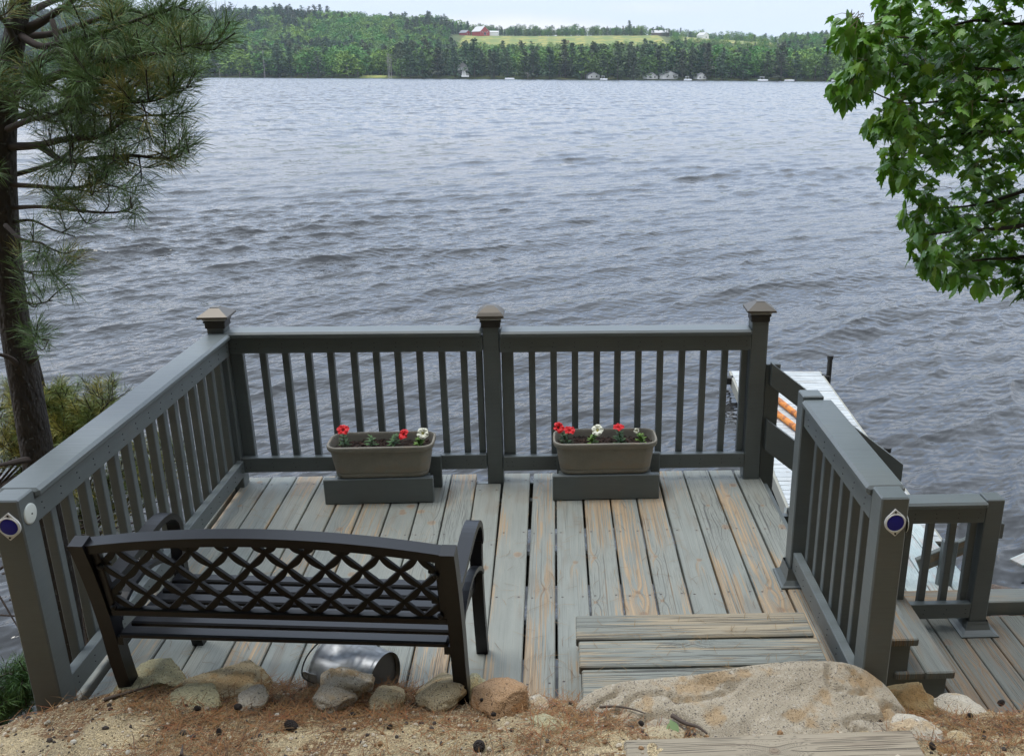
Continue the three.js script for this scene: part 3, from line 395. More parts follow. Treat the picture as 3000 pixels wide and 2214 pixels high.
// ---------------------------------------------------------------- the deck
const deck = thing('deck', 'weathered grey painted board deck overlooking the lake', 'deck');
{
  const R = rng(41), zF = -2.5, zB = -4.865;
  const board = (x0, x1, lane, tilt, zb = zB, zf = zF) => { const w = x1 - x0, L = zf - zb, g = tf(cbox(w, 0.036, L, 0.004, boardUV(2, 0, w, lane, tOff(L, R()))), (x0 + x1) / 2 + tilt * 0, -0.018 + (R() - 0.5) * 0.004, (zf + zb) / 2, (R() - 0.5) * 0.0012, tilt, (R() - 0.5) * 0.006); mesh('board', g, deckMat, deck); };
  const Lx = [-1.80, -1.655, -1.512, -1.362, -1.213, -1.068, -0.92, -0.768, -0.62, -0.471, -0.325];
  board(-1.895, -1.807, 0, 0.014, -4.82);
  for (let i = 0; i < 10; i++) board(Lx[i] + 0.015 + 0.004, Lx[i + 1] + 0.015 - 0.004, i < 4 ? i : i, 0.0165, i === 9 ? -4.725 : zB);
  const Rx = [-0.278, -0.152, -0.018, 0.132, 0.280, 0.428, 0.577, 0.730, 0.884, 1.03];
  board(-0.309, -0.160, 9, 0.008);
  for (let i = 1; i < 9; i++) board(Rx[i] + 0.005, Rx[i + 1] - 0.005, [10, 11, 12, 13, 14, 13, 12, 15, 14][i] ?? 11, 0.0015 * (i % 3 - 1));
  board(1.036, 1.172, 15, 0, -4.86);
  for (const z of [-4.6, -4.0, -3.4, -2.8]) mesh('joist', tf(cbox(3.0, 0.18, 0.04, 0.004), -0.36, -0.13, z), darkWood, deck);
  mesh('rim_joist', tf(cbox(3.06, 0.2, 0.038, 0.004), -0.36, -0.14, -4.83), railMat, deck); mesh('rim_joist', tf(cbox(0.038, 0.2, 2.3, 0.004), 1.14, -0.14, -3.68), railMat, deck); mesh('rim_joist', tf(cbox(0.038, 0.2, 2.3, 0.004), -1.87, -0.14, -3.68), railMat, deck);
  for (const [x, z] of [[-1.8, -4.7], [-0.36, -4.7], [1.08, -4.7], [-1.8, -3.6], [1.08, -3.6]]) mesh('support_post', tf(cbox(0.14, 2.6, 0.14, 0.006), x, -1.53, z), darkWood, deck);
}
// ---------------------------------------------------------------- railings
const capMetal = phys({ color: col(0.10, 0.086, 0.068), metalness: 0.45, roughness: 0.42 }), capDark = std({ color: col(0.025, 0.022, 0.02), roughness: 0.5 }), capGlass = phys({ color: col(0.75, 0.75, 0.72), roughness: 0.15, transmission: 0.6, thickness: 0 }), screwMat = std({ color: col(0.03, 0.03, 0.03), roughness: 0.6, metalness: 0.5 });
const RR = rng(1234);
const stick = (w, h, d, c = 0.003) => cbox(w, h, d, c, metres(RR() * 7, RR() * 7));
function post(parent, x, z, y0, y1, s = 0.09) { return mesh('post', tf(stick(s, y1 - y0, s, 0.005), x, (y0 + y1) / 2, z, 0, 0, 0), railMat, parent); }
function roofCap(w, e, h, dome) { // hipped or domed metal cap
  const rings = dome ? [[1, 0], [0.98, 0.12], [0.8, 0.42], [0.52, 0.8], [0.3, 0.95], [0.22, 1]] : [[1, 0], [0.99, 0.1], [0.30, 0.92], [0.27, 1]]; const pos = [], q = [[-1, -1], [1, -1], [1, 1], [-1, 1]];
  const P = (r, k) => [q[k % 4][0] * rings[r][0] * w / 2, rings[r][1] * h, q[k % 4][1] * rings[r][0] * w / 2];
  for (let r = 0; r + 1 < rings.length; r++) for (let k = 0; k < 4; k++) pos.push(...P(r, k), ...P(r + 1, k), ...P(r, k + 1), ...P(r, k + 1), ...P(r + 1, k), ...P(r + 1, k + 1));
  const t = rings.length - 1; pos.push(...P(t, 0), ...P(t, 2), ...P(t, 1), ...P(t, 0), ...P(t, 3), ...P(t, 2)); const b = (a) => [a[0], -0.006, a[2]];
  for (let k = 0; k < 4; k++) pos.push(...b(P(0, k)), ...P(0, k), ...b(P(0, k + 1)), ...b(P(0, k + 1)), ...P(0, k), ...P(0, k + 1)); pos.push(...b(P(0, 0)), ...b(P(0, 1)), ...b(P(0, 2)), ...b(P(0, 0)), ...b(P(0, 2)), ...b(P(0, 3)));
  return rawGeo(pos);
}
function solarCap(p, x, z, y, dome, turn) {
  mesh('cap_skirt', merge([tf(cbox(0.104, 0.034, 0.104, 0.004), x, y + 0.012, z, 0, turn), tf(cbox(0.116, 0.012, 0.116, 0.004), x, y + 0.032, z, 0, turn)]), capDark, p);
  mesh('cap_lens', tf(cbox(0.122, 0.016, 0.122, 0.006), x, y + 0.046, z, 0, turn), capGlass, p);
  mesh('cap_roof', tf(roofCap(dome ? 0.146 : 0.158, 0, dome ? 0.052 : 0.044, dome), x, y + 0.060, z, 0, turn), capMetal, p);
}
// one bay of rails and balusters from a to b along x (axis 0) or z (axis 2); side = direction in which the balusters stand off the rails
function bay(parent, axis, a, b, fixed, side, y0, top, bals, capW = 0.135, capOff = 0.02) {
  const L = b - a, m = (a + b) / 2, B = (w, h, off, y, len = L, c = 0.003) => axis === 0 ? tf(stick(len, h, w, c), m, y, fixed + side * off) : tf(stick(w, h, len, c), fixed + side * off, y, m);
  mesh('top_rail', B(0.038, 0.085, 0, top - 0.082), railMat, parent);
  mesh('bottom_rail', B(0.038, 0.088, 0, y0 + 0.118), railMat, parent);
  mesh('rail_cap', B(capW, 0.036, capOff, top - 0.018, L, 0.011), railMat, parent);
  const scr = [];
  for (const t of bals) {
    const g = stick(0.036, top - 0.04 - (y0 + 0.075), 0.036, 0.003), y = (top - 0.04 + y0 + 0.075) / 2, lean = (RR() - 0.5) * 0.006;
    mesh('baluster', axis === 0 ? tf(g, t, y, fixed + side * 0.0385, 0, 0, lean) : tf(g, fixed + side * 0.0385, y, t, lean), railMat, parent);
    for (const yy of [top - 0.07, top - 0.095, y0 + 0.13, y0 + 0.105]) { const d = new THREE.CylinderGeometry(0.0025, 0.0025, 0.003, 6); d.rotateX(Math.PI / 2); if (axis === 2) d.rotateY(Math.PI / 2); const j = (RR() - 0.5) * 0.012; scr.push(axis === 0 ? d.translate(t + j, yy, fixed - side * 0.0195) : d.translate(fixed - side * 0.0195, yy, t + j)); }
  }
  if (scr.length) { const s = mesh('screw_heads', merge(scr), screwMat, parent); s.userData.kind = 'stuff'; }
}
const RT = 0.905;
const backRail = thing('deck_railing', 'long dark grey railing with three capped posts along the lake side of the deck', 'railing', [0, 0, 0], 0, 'deck railings');
{
  const pl = post(backRail, -1.815, -4.768, -0.2, 0.935), pm = post(backRail, -0.361, -4.776, -0.2, 0.925), pr = post(backRail, 1.110, -4.776, -0.2, 0.95, 0.094);
  solarCap(pl, -1.815, -4.768, 0.935, false, 0.04); solarCap(pm, -0.361, -4.776, 0.925, true, 0.02); solarCap(pr, 1.110, -4.776, 0.945, false, -0.03);
  const Lb = [-1.752, -1.725 + 0.012, -1.59, -1.469, -1.348, -1.229, -1.103, -0.982, -0.867, -0.747, -0.626, -0.508].map((x) => x - 0.008).filter((_, i) => i), Rb = [-0.265, -0.146, -0.026, 0.092, 0.213, 0.328, 0.445, 0.566, 0.687, 0.808, 0.928].map((x) => x + 0.003);
  bay(backRail, 0, -1.772, -0.408, -4.745, -1, 0.018, RT + 0.008, [-1.752, ...Lb, -0.432], 0.13, 0.015);
  bay(backRail, 0, -0.314, 1.063, -4.745, -1, 0.004, RT, [-0.292, ...Rb, 1.040], 0.13, 0.015);
}
const leftRail = thing('deck_railing', 'dark grey railing running along the left side of the deck', 'railing', [0, 0, 0], 0, 'deck railings');
{
  post(leftRail, -1.793, -2.770, -0.4, RT + 0.003, 0.094);
  const b = []; for (let z = -2.865; z > -4.70; z -= 0.1215) b.push(z);
  bay(leftRail, 2, -4.722, -2.818, -1.775, -1, 0.006, RT, b, 0.135, 0.025);
}
const rightRail = thing('deck_railing', 'short grey railing with two posts on the right side of the deck', 'railing', [0, 0, 0], 0, 'deck railings');
{
  post(rightRail, 1.104, -2.680, -0.75, RT + 0.003, 0.094); const q = post(rightRail, 1.094, -3.638, 0, RT + 0.012, 0.09);
  const b = []; for (let z = -2.79; z > -3.58; z -= 0.1225) b.push(z);
  bay(rightRail, 2, -3.592, -2.728, 1.078, 1, 0.004, RT, b, 0.135, 0.03);
  // flared skirt at the post's foot
  const prf = [[0.053, 0.085], [0.056, 0.06], [0.062, 0.03], [0.078, 0.012], [0.088, 0.008], [0.088, 0.001]], pos = [], Q = [[-1, -1], [1, -1], [1, 1], [-1, 1]]; for (let r = 0; r + 1 < prf.length; r++) for (let k = 0; k < 4; k++) { const P = (i, j) => [Q[j % 4][0] * prf[i][0] + 1.094, prf[i][1], Q[j % 4][1] * prf[i][0] - 3.638]; pos.push(...P(r, k), ...P(r, k + 1), ...P(r + 1, k), ...P(r + 1, k), ...P(r, k + 1), ...P(r + 1, k + 1)); }
  mesh('post_skirt', rawGeo(pos), railMat, q);
}
// ---------------------------------------------------------------- stairs, landing, its railing
const stairs = thing('staircase', 'short grey wooden stair going down from the deck on the right', 'stairs');
{
  const R = rng(8); const tread = (x0, x1, y, lane) => { const n = 2, w = (x1 - x0) / n; for (let i = 0; i < n; i++) mesh('tread', tf(cbox(w - 0.004, 0.04, 1.32, 0.006, boardUV(2, 0, w, lane, tOff(1.32, R()))), x0 + w * (i + 0.5), y - 0.02, -4.065), oldMat, stairs); };
  tread(1.33, 1.615, -0.18, 14); tread(1.52, 1.805, -0.36, 15);
  for (const [x, y] of [[1.185, -0.09], [1.57, -0.285], [1.755, -0.46]]) mesh('riser', tf(stick(0.03, 0.16, 1.28, 0.003), x, y - 0.005, -4.065), railMat, stairs);
  const s = new THREE.Shape([new THREE.Vector2(1.18, -0.2), new THREE.Vector2(1.58, -0.222), new THREE.Vector2(1.58, -0.402), new THREE.Vector2(1.77, -0.402), new THREE.Vector2(1.77, -0.9), new THREE.Vector2(1.18, -0.75)]);
  for (const z of [-3.46, -4.70]) { const g = new THREE.ExtrudeGeometry(s, { depth: 0.04, bevelEnabled: false }); mesh('stringer', tf(plain(g), 0, 0, z), railMat, stairs); }
}
const landing = thing('landing', 'low brownish grey board landing at the foot of the stair', 'landing');
{
  const R = rng(9); for (let i = 0; i < 15; i++) { const x0 = 1.70 + i * 0.1335; mesh('board', tf(cbox(0.127, 0.036, 2.36, 0.004, boardUV(2, 0, 0.127, 4 + (i * 7) % 4, tOff(2.4, R()))), x0 + 0.065, -0.558, -2.93, 0, (R() - 0.5) * 0.003), oldMat, landing); }
  mesh('kerb_board', tf(cbox(2.0, 0.09, 0.13, 0.006, boardUV(0, 2, 0.13, 14, tOff(2.0, 0.5))), 2.72, -0.515, -4.20), oldMat, landing);
  mesh('joist', tf(cbox(2.1, 0.16, 0.05, 0.003), 2.7, -0.66, -4.05), darkWood, landing); mesh('joist', tf(cbox(2.1, 0.16, 0.05, 0.003), 2.7, -0.66, -3.0), darkWood, landing); for (const x of [1.9, 2.8, 3.5]) mesh('support_post', tf(cbox(0.1, 1.6, 0.1, 0.004), x, -1.5, -4.05), darkWood, landing);
}
const landRail = thing('deck_railing', 'lowest railing, one grey post and four balusters beside the landing', 'railing', [0, 0, 0], 0, 'deck railings');
{
  const s = post(landRail, 2.172, -4.01, -0.54, 0.225, 0.092); post(landRail, 1.655, -4.02, -0.36, 0.215, 0.09);
  bay(landRail, 0, 1.70, 2.126, -3.985, -1, -0.53, 0.222, [1.765, 1.878, 1.993, 2.098], 0.12, 0.012);
  const prf = [[0.053, 0.07], [0.057, 0.05], [0.066, 0.025], [0.085, 0.012], [0.1, 0.008], [0.1, 0.001]], pos = [], Q = [[-1, -1], [1, -1], [1, 1], [-1, 1]]; for (let r = 0; r + 1 < prf.length; r++) for (let k = 0; k < 4; k++) { const P = (i, j) => [Q[j % 4][0] * prf[i][0] + 2.172, -0.54 + prf[i][1], Q[j % 4][1] * prf[i][0] - 4.01]; pos.push(...P(r, k), ...P(r, k + 1), ...P(r + 1, k), ...P(r + 1, k), ...P(r, k + 1), ...P(r + 1, k + 1)); }
  mesh('post_skirt', rawGeo(pos), railMat, s); mesh('bracket', tf(stick(0.03, 0.085, 0.06), 2.234, 0.035, -4.02), railMat, s);
}
const handrail = thing('stair_handrail', 'two sloping dark boards of the stair handrail behind the right corner post', 'handrail');
{
  const slope = (x0, y0, x1, y1, h, z) => { const L = Math.hypot(x1 - x0, y1 - y0), a = Math.atan2(y1 - y0, x1 - x0); const s = new THREE.Shape([new THREE.Vector2(x0, y0), new THREE.Vector2(x0, y0 - h), new THREE.Vector2(x1 - 0.02, y1 - h), new THREE.Vector2(x1, y1 - h * 0.82), new THREE.Vector2(x1, y1)]); const g = new THREE.ExtrudeGeometry(s, { depth: 0.036, bevelEnabled: true, bevelSize: 0.002, bevelThickness: 0.002, bevelSegments: 1 }); return tf(plain(g), 0, 0, z); };
  mesh('rail_board', slope(1.185, 0.705, 1.99, 0.085, 0.125, -4.745), railMat, handrail); mesh('rail_board', slope(1.178, 0.372, 1.99, -0.26, 0.18, -4.745), railMat, handrail);
  mesh('post', tf(stick(0.085, 1.6, 0.085, 0.004), 1.203, -0.11, -4.795), railMat, handrail); mesh('post', tf(stick(0.085, 1.9, 0.085, 0.004), 1.945, -0.92, -4.795), railMat, handrail);
}
console.log('deck');
// ---------------------------------------------------------------- ramp and dock
{
  const ramp = thing('ramp', 'pale mint ramp of lengthwise boards leading down to the dock', 'ramp'), a = V(2.42, -0.62, -4.28), dir = V(0.79, -0.96, -2.84), L = dir.length(), n = 8, w = 0.148, R = rng(3);
  const yaw = Math.atan2(-dir.x, -dir.z), pitch = Math.asin(dir.y / L); ramp.position.copy(a); ramp.rotation.order = 'YXZ'; ramp.rotation.set(pitch, yaw, 0);
  for (let i = 0; i < n; i++) mesh('board', tf(cbox(w - 0.007, 0.036, L, 0.004, boardUV(2, 0, w, i === 7 ? 14 : 12 + i % 2, R() * 2)), -(i + 0.5) * w, 0, -L / 2), oldMat, ramp);
  for (const x of [-0.03, -1.15]) mesh('stringer', tf(cbox(0.045, 0.14, L, 0.004), x, -0.09, -L / 2), darkWood, ramp);
  const rail = thing('ramp_guard', 'grey post with a slanted crossboard standing on the ramp', 'guard rail'); const p0 = at(2752, 1790, -4.75), p1 = at(2784, 1592, -4.75);
  mesh('post', tf(stick(0.09, p1.y - p0.y + 0.05, 0.05, 0.006), (p0.x + p1.x) / 2, (p0.y + p1.y) / 2, -4.75, 0, 0, -Math.atan2(p1.x - p0.x, p1.y - p0.y)), railMat, rail);
  const c0 = at(2690, 1655, -4.8), c1 = at(2850, 1588, -4.8); mesh('crossboard', tf(cbox(c0.distanceTo(c1), 0.095, 0.035, 0.004, boardUV(0, 1, 0.095, 14, 0.5)), (c0.x + c1.x) / 2, (c0.y + c1.y) / 2, -4.8, 0, 0, Math.atan2(c1.y - c0.y, c1.x - c0.x)), oldMat, rail);
  const dock = thing('dock', 'white planked dock running out into the lake', 'dock', [2.72, -1.6, -7.0], -0.052), DW = 1.2;
  for (let i = 0; i < 47; i++) mesh('plank', tf(cbox(DW + (R() - 0.5) * 0.012, 0.03, 0.092, 0.003, boardUV(0, 2, 0.092, 8 + (i * 5) % 4, tOff(1.22, R()))), 0, -0.015 + (R() - 0.5) * 0.003, 0.1 - i * 0.1005, 0, (R() - 0.5) * 0.006), oldMat, dock);
  const frame = std({ color: col(0.30, 0.29, 0.24), roughness: 0.8 }); for (const x of [-0.61, 0.61]) mesh('side_board', tf(cbox(0.035, 0.15, 4.75, 0.004), x, -0.085, -2.22), frame, dock);
  const pipe = std({ color: col(0.035, 0.033, 0.03), roughness: 0.55, metalness: 0.4 });
  for (const [x, z, y1] of [[-0.74, -4.35, 0.02], [0.70, -4.45, 0.26], [-0.7, -1.8, -0.05], [0.7, -1.8, 0.05]]) { const l = mesh('leg', tf(new THREE.CylinderGeometry(0.034, 0.034, 1.6 + y1, 12), x, (y1 - 1.6) / 2, z), pipe, dock); mesh('bracket', tf(cbox(0.16, 0.1, 0.1, 0.01), x - Math.sign(x) * 0.07, -0.06, z), pipe, l); mesh('cap', tf(new THREE.CylinderGeometry(0.042, 0.042, 0.05, 12), x, y1 - 0.02, z), pipe, l); }
  const rustT = tex(256, 256, (u, v, o) => { const n = pfbm(u * 16, v * 16, 16, 16, 4), k = step(0.45, 0.7, n); o[0] = lerp(0.62, 0.30, k); o[1] = lerp(0.22, 0.10, k); o[2] = lerp(0.035, 0.03, k); }), rust = std({ map: rustT, roughness: 0.7 });
  for (const [u0, v0, u1, v1, label] of [[2240, 1140, 2380, 1250, 'rust orange pipe lying on the dock, the farther of two'], [2225, 1172, 2395, 1300, 'rust orange pipe lying on the dock, the nearer of two']]) { const p = onY(u0, v0, -1.56), q = onY(u1, v1, -1.56), g = thing('rusty_pipe', label, 'pipe', [0, 0, 0], 0, 'orange pipes on the dock'); mesh('shaft', tube([p, q], 0.036, 12), rust, g); const d = q.clone().sub(p).normalize(); for (const [e, s] of [[p, 1], [q, -1]]) mesh('collar', tube([e.clone().addScaledVector(d, s * 0.02), e.clone().addScaledVector(d, s * 0.1)], 0.041, 12), rust, g); }
  const raft = onY(2965, 1655, -1.66), rg = thing('float', 'pale mint corner of a float at the right edge by the shore', 'float', [raft.x + 0.72, -1.66, raft.z - 0.05], 0.5); for (let i = 0; i < 5; i++) mesh('plank', tf(cbox(1.2, 0.03, 0.13, 0.004, boardUV(0, 2, 0.13, 12 + i % 2, R() * 2)), 0, 0, -0.3 + i * 0.137), oldMat, rg); mesh('side_board', tf(cbox(1.2, 0.16, 0.03, 0.004), 0, -0.09, 0.33), darkWood, rg);
}
// ---------------------------------------------------------------- platform step and timber step
{
  const st = thing('platform_step', 'cracked grey three plank step lying on the deck', 'step'), R = rng(6), cx = 0.525, w = 0.93;
  for (let i = 0; i < 3; i++) mesh('plank', tf(cbox(w + (R() - 0.5) * 0.012, 0.038, 0.160, 0.005, boardUV(0, 2, 0.160, i, tOff(w, R()))), cx + i * 0.006, 0.131, -3.068 + i * 0.1745, 0, -0.012, (R() - 0.5) * 0.004), oldMat, st);
  for (const x of [cx - 0.43, cx + 0.43]) mesh('side_board', tf(cbox(0.036, 0.11, 0.5, 0.003), x, 0.056, -2.91), darkWood, st); mesh('front_board', tf(cbox(0.82, 0.11, 0.03, 0.003), cx, 0.056, -3.15), darkWood, st);
  const tm = thing('timber_step', 'split weathered timber step at the bottom of the picture', 'step'); for (const [z, l] of [[-2.2, 3], [-2.04, 3]]) mesh('plank', tf(cbox(0.9, 0.05, 0.15, 0.007, boardUV(0, 2, 0.15, l, tOff(0.9, R()))), 0.64, 0.262, z, 0, 0.0, 0.006), oldMat, tm); for (const x of [0.26, 1.0]) mesh('side_board', tf(cbox(0.05, 0.2, 0.36, 0.004), x, 0.13, -2.1), darkWood, tm);
}
console.log('dock, steps');
// ---------------------------------------------------------------- bench
function strip(pts, wx, th, x = 0) { // rectangular bar swept along a path in the y-z plane; pts = [y, z]
  const n = pts.length, A = [], pos = [], uv = []; let len = 0; for (let i = 0; i < n; i++) { const a = pts[Math.max(0, i - 1)], b = pts[Math.min(n - 1, i + 1)], l = Math.hypot(b[0] - a[0], b[1] - a[1]), ty = (b[0] - a[0]) / l, tz = (b[1] - a[1]) / l; A.push([[pts[i][0] + tz * th / 2, pts[i][1] - ty * th / 2], [pts[i][0] - tz * th / 2, pts[i][1] + ty * th / 2]]); }
  const quad = (a, b, c, d) => { pos.push(...a, ...b, ...c, ...a, ...c, ...d); for (let k = 0; k < 6; k++) uv.push(pos.length * 0.001, 0); }; const X0 = x - wx / 2, X1 = x + wx / 2, P = (X, q) => [X, q[0], q[1]];
  for (let i = 0; i + 1 < n; i++) { const [a, b] = A[i], [c, d] = A[i + 1]; quad(P(X0, a), P(X0, c), P(X1, c), P(X1, a)); quad(P(X0, b), P(X1, b), P(X1, d), P(X0, d)); quad(P(X0, a), P(X0, b), P(X0, d), P(X0, c)); quad(P(X1, a), P(X1, c), P(X1, d), P(X1, b)); }
  for (const [i, f] of [[0, 1], [n - 1, 0]]) { const [a, b] = A[i]; f ? quad(P(X0, a), P(X1, a), P(X1, b), P(X0, b)) : quad(P(X0, a), P(X0, b), P(X1, b), P(X1, a)); }
  return rawGeo(pos, null, uv);
}
const smooth2 = (pts, n) => new THREE.CatmullRomCurve3(pts.map(([y, z]) => V(0, y, z)), false, 'centripetal').getPoints(n).map((p) => [p.y, p.z]);
const benchBump = tex(256, 256, (u, v, o) => { const n = pfbm(u * 32, v * 32, 32, 32, 4); o[0] = o[1] = o[2] = n; }, false);
const benchMat = phys({ color: col(0.0045, 0.0045, 0.006), roughness: 0.36, specularIntensity: 0.65, clearcoat: 0.1, clearcoatRoughness: 0.42, bumpMap: benchBump, bumpScale: 0.0006 }), castMat = phys({ color: col(0.005, 0.0047, 0.005), specularIntensity: 0.6, roughness: 0.5, bumpMap: benchBump, bumpScale: 0.001 });
const bench = thing('garden_bench', 'dark metal bench with a lattice back, seen from behind', 'bench', [-0.925, 0, -2.885], -0.09);
{
  for (let i = 0; i < 6; i++) mesh('slat', tf(cbox(1.13, 0.022, 0.05, 0.006), 0, 0.392 - 0.006 * (2.5 - i) / 5, -0.165 + i * 0.0715), benchMat, bench);
  for (const s of [-1, 1]) {
    const x = s * 0.598; mesh('leg', strip(smooth2([[0, 0.135], [0.12, 0.155], [0.30, 0.185], [0.40, 0.195], [0.52, 0.212], [0.68, 0.245], [0.79, 0.275]], 16), 0.048, 0.05, x), benchMat, bench);
    mesh('arm_rest', strip(smooth2([[0.585, 0.225], [0.59, 0.12], [0.618, -0.03], [0.636, -0.14], [0.628, -0.215], [0.585, -0.262], [0.52, -0.27]], 24), 0.052, 0.024, x - s * 0.012), benchMat, bench);
    mesh('leg', strip(smooth2([[0.53, -0.27], [0.42, -0.258], [0.25, -0.268], [0, -0.305]], 14), 0.046, 0.03, x - s * 0.014), benchMat, bench);
    mesh('side_rail', strip([[0.374, 0.215], [0.368, 0.05], [0.362, -0.26]], 0.026, 0.03, s * 0.566), benchMat, bench);
    mesh('arm_brace', strip(smooth2([[0.39, 0.19], [0.47, 0.10], [0.50, -0.05], [0.46, -0.18], [0.40, -0.255]], 14), 0.03, 0.016, x), benchMat, bench);
    for (const y of [0.52, 0.69]) mesh('bolt', tf(new THREE.SphereGeometry(0.011, 10, 8), s * 0.552, y, 0.232 + (y - 0.52) * 0.17), benchMat, bench);
    mesh('bolt', tf(new THREE.SphereGeometry(0.010, 10, 8), s * 0.555, 0.374, 0.158), benchMat, bench);
  }
  // back frame lies in a plane leaning towards the viewer
  const lean = 0.17, put = (g) => tf(g, 0, 0.42, 0.198, lean), archY = (x) => 0.345 + 0.052 * (1 - (x / 0.6) ** 2);
  const bar = []; for (let i = 0; i <= 24; i++) { const x = -0.6 + 1.2 * i / 24; bar.push([archY(x), x]); } const top = strip(bar, 0.05, 0.034, 0); top.rotateY(Math.PI / 2); top.scale(1, 1, 1);
  mesh('top_bar', put(top), benchMat, bench); mesh('lower_bar', put(tf(cbox(1.15, 0.032, 0.028, 0.005), 0, 0.075, 0)), benchMat, bench);
  for (const s of [-1, 1]) mesh('side_bar', put(tf(cbox(0.026, 0.28, 0.024, 0.004), s * 0.562, 0.215, 0)), benchMat, bench);
  const list = [], hc = 0.0618, hr = 0.0635, y0 = 0.088, leaf = (ax, ay, bx, by, side) => {
    const dx = bx - ax, dy = by - ay, l = Math.hypot(dx, dy), nx = -dy / l, ny = dx / l, up = [], dn = []; for (let i = 0; i <= 8; i++) { const t = i / 8, bul = Math.sin(Math.PI * t), off = side * 0.0055 * bul, w = 0.0048 + 0.0056 * bul; up.push(new THREE.Vector2(ax + dx * t + nx * (off + w), ay + dy * t + ny * (off + w))); dn.push(new THREE.Vector2(ax + dx * t + nx * (off - w), ay + dy * t + ny * (off - w))); }
    const g = new THREE.ExtrudeGeometry(new THREE.Shape([...up, ...dn.reverse()]), { depth: 0.010, bevelEnabled: true, bevelSize: 0.0015, bevelThickness: 0.0015, bevelSegments: 1 }); g.translate(0, 0, -0.005); list.push(plain(g));
  };
  for (let j = 0; j < 6; j++) for (let k = -5; k <= 5; k++) {
    const even = j % 2 === 0, x = (k + (even ? 0 : 0.5)) * 2 * hc; for (const s of [-1, 1]) { let ax = x, ay = y0 + j * hr, bx = x + s * hc, by = ay + hr; if (Math.abs(ax) > 0.565 || Math.abs(bx) > 0.565) continue; const lim = archY((ax + bx) / 2) - 0.012; if (ay > lim - 0.006) continue; if (by > lim) { const t = (lim - ay) / (by - ay); bx = ax + (bx - ax) * t; by = lim; } leaf(ax, ay, bx, by, -s); }
    if (j && Math.abs(x) < 0.55 && y0 + j * hr < archY(x) - 0.02) list.push(tf(plain(new THREE.TorusGeometry(0.0085, 0.0045, 6, 12)), x, y0 + j * hr, 0));
    if (j === 0 && Math.abs(x) < 0.55) list.push(tf(cbox(0.036, 0.014, 0.013, 0.003), x, y0, 0));
  }
  for (const s of [-1, 1]) for (const y of [y0 + hr, y0 + 3 * hr]) list.push(tf(cbox(0.05, 0.013, 0.012, 0.003), s * 0.548, y, 0));
  mesh('lattice_panel', put(merge(list)), castMat, bench);
}
// ---------------------------------------------------------------- planters with their stands
const clayTex = tex(512, 512, (u, v, o) => { const n = pfbm(u * 6, v * 6, 6, 6, 5), f = pvn(u * 90, v * 90, 90, 90), sp = pvn(u * 60 + 7, v * 60, 60, 60); const k = 0.82 + 0.3 * n + 0.1 * (f - 0.5), rd = step(0.58, 0.72, n) * 0.35, wh = sp > 0.95 ? 0.3 : 0; o[0] = lerp(0.235 * k, 0.25, rd) + wh * 0.2; o[1] = lerp(0.215 * k, 0.18, rd) + wh * 0.2; o[2] = lerp(0.175 * k, 0.12, rd) + wh * 0.18; });
const planterMat = std({ map: clayTex, roughness: 0.72 }), soilMat = std({ color: col(0.026, 0.017, 0.013), roughness: 1 });
function roundRect(w, d, r, n = 6) { const out = []; for (const [cx, cz, a0] of [[w / 2 - r, d / 2 - r, 0], [-w / 2 + r, d / 2 - r, 1], [-w / 2 + r, -d / 2 + r, 2], [w / 2 - r, -d / 2 + r, 3]]) for (let i = 0; i <= n; i++) { const a = (a0 + i / n) * Math.PI / 2; out.push([cx + Math.cos(a) * r, cz + Math.sin(a) * r]); } return out; }
function loftRings(rings) { const pos = [], uv = [], idx = [], m = rings[0].pts.length; rings.forEach((R, i) => { let l = 0; for (let k = 0; k <= m; k++) { const p = R.pts[k % m], q = R.pts[(k + m - 1) % m]; if (k) l += Math.hypot(p[0] - q[0], p[1] - q[1]); pos.push(p[0], R.y, p[1]); uv.push(l * 2, R.y * 2 + i * 0.01); } }); for (let i = 0; i + 1 < rings.length; i++) for (let k = 0; k < m; k++) { const a = i * (m + 1) + k, b = a + m + 1; idx.push(a, b, a + 1, a + 1, b, b + 1); } const g = new THREE.BufferGeometry(); g.setAttribute('position', new THREE.Float32BufferAttribute(pos, 3)); g.setAttribute('uv', new THREE.Float32BufferAttribute(uv, 2)); g.setIndex(idx); g.computeVertexNormals(); return g; }
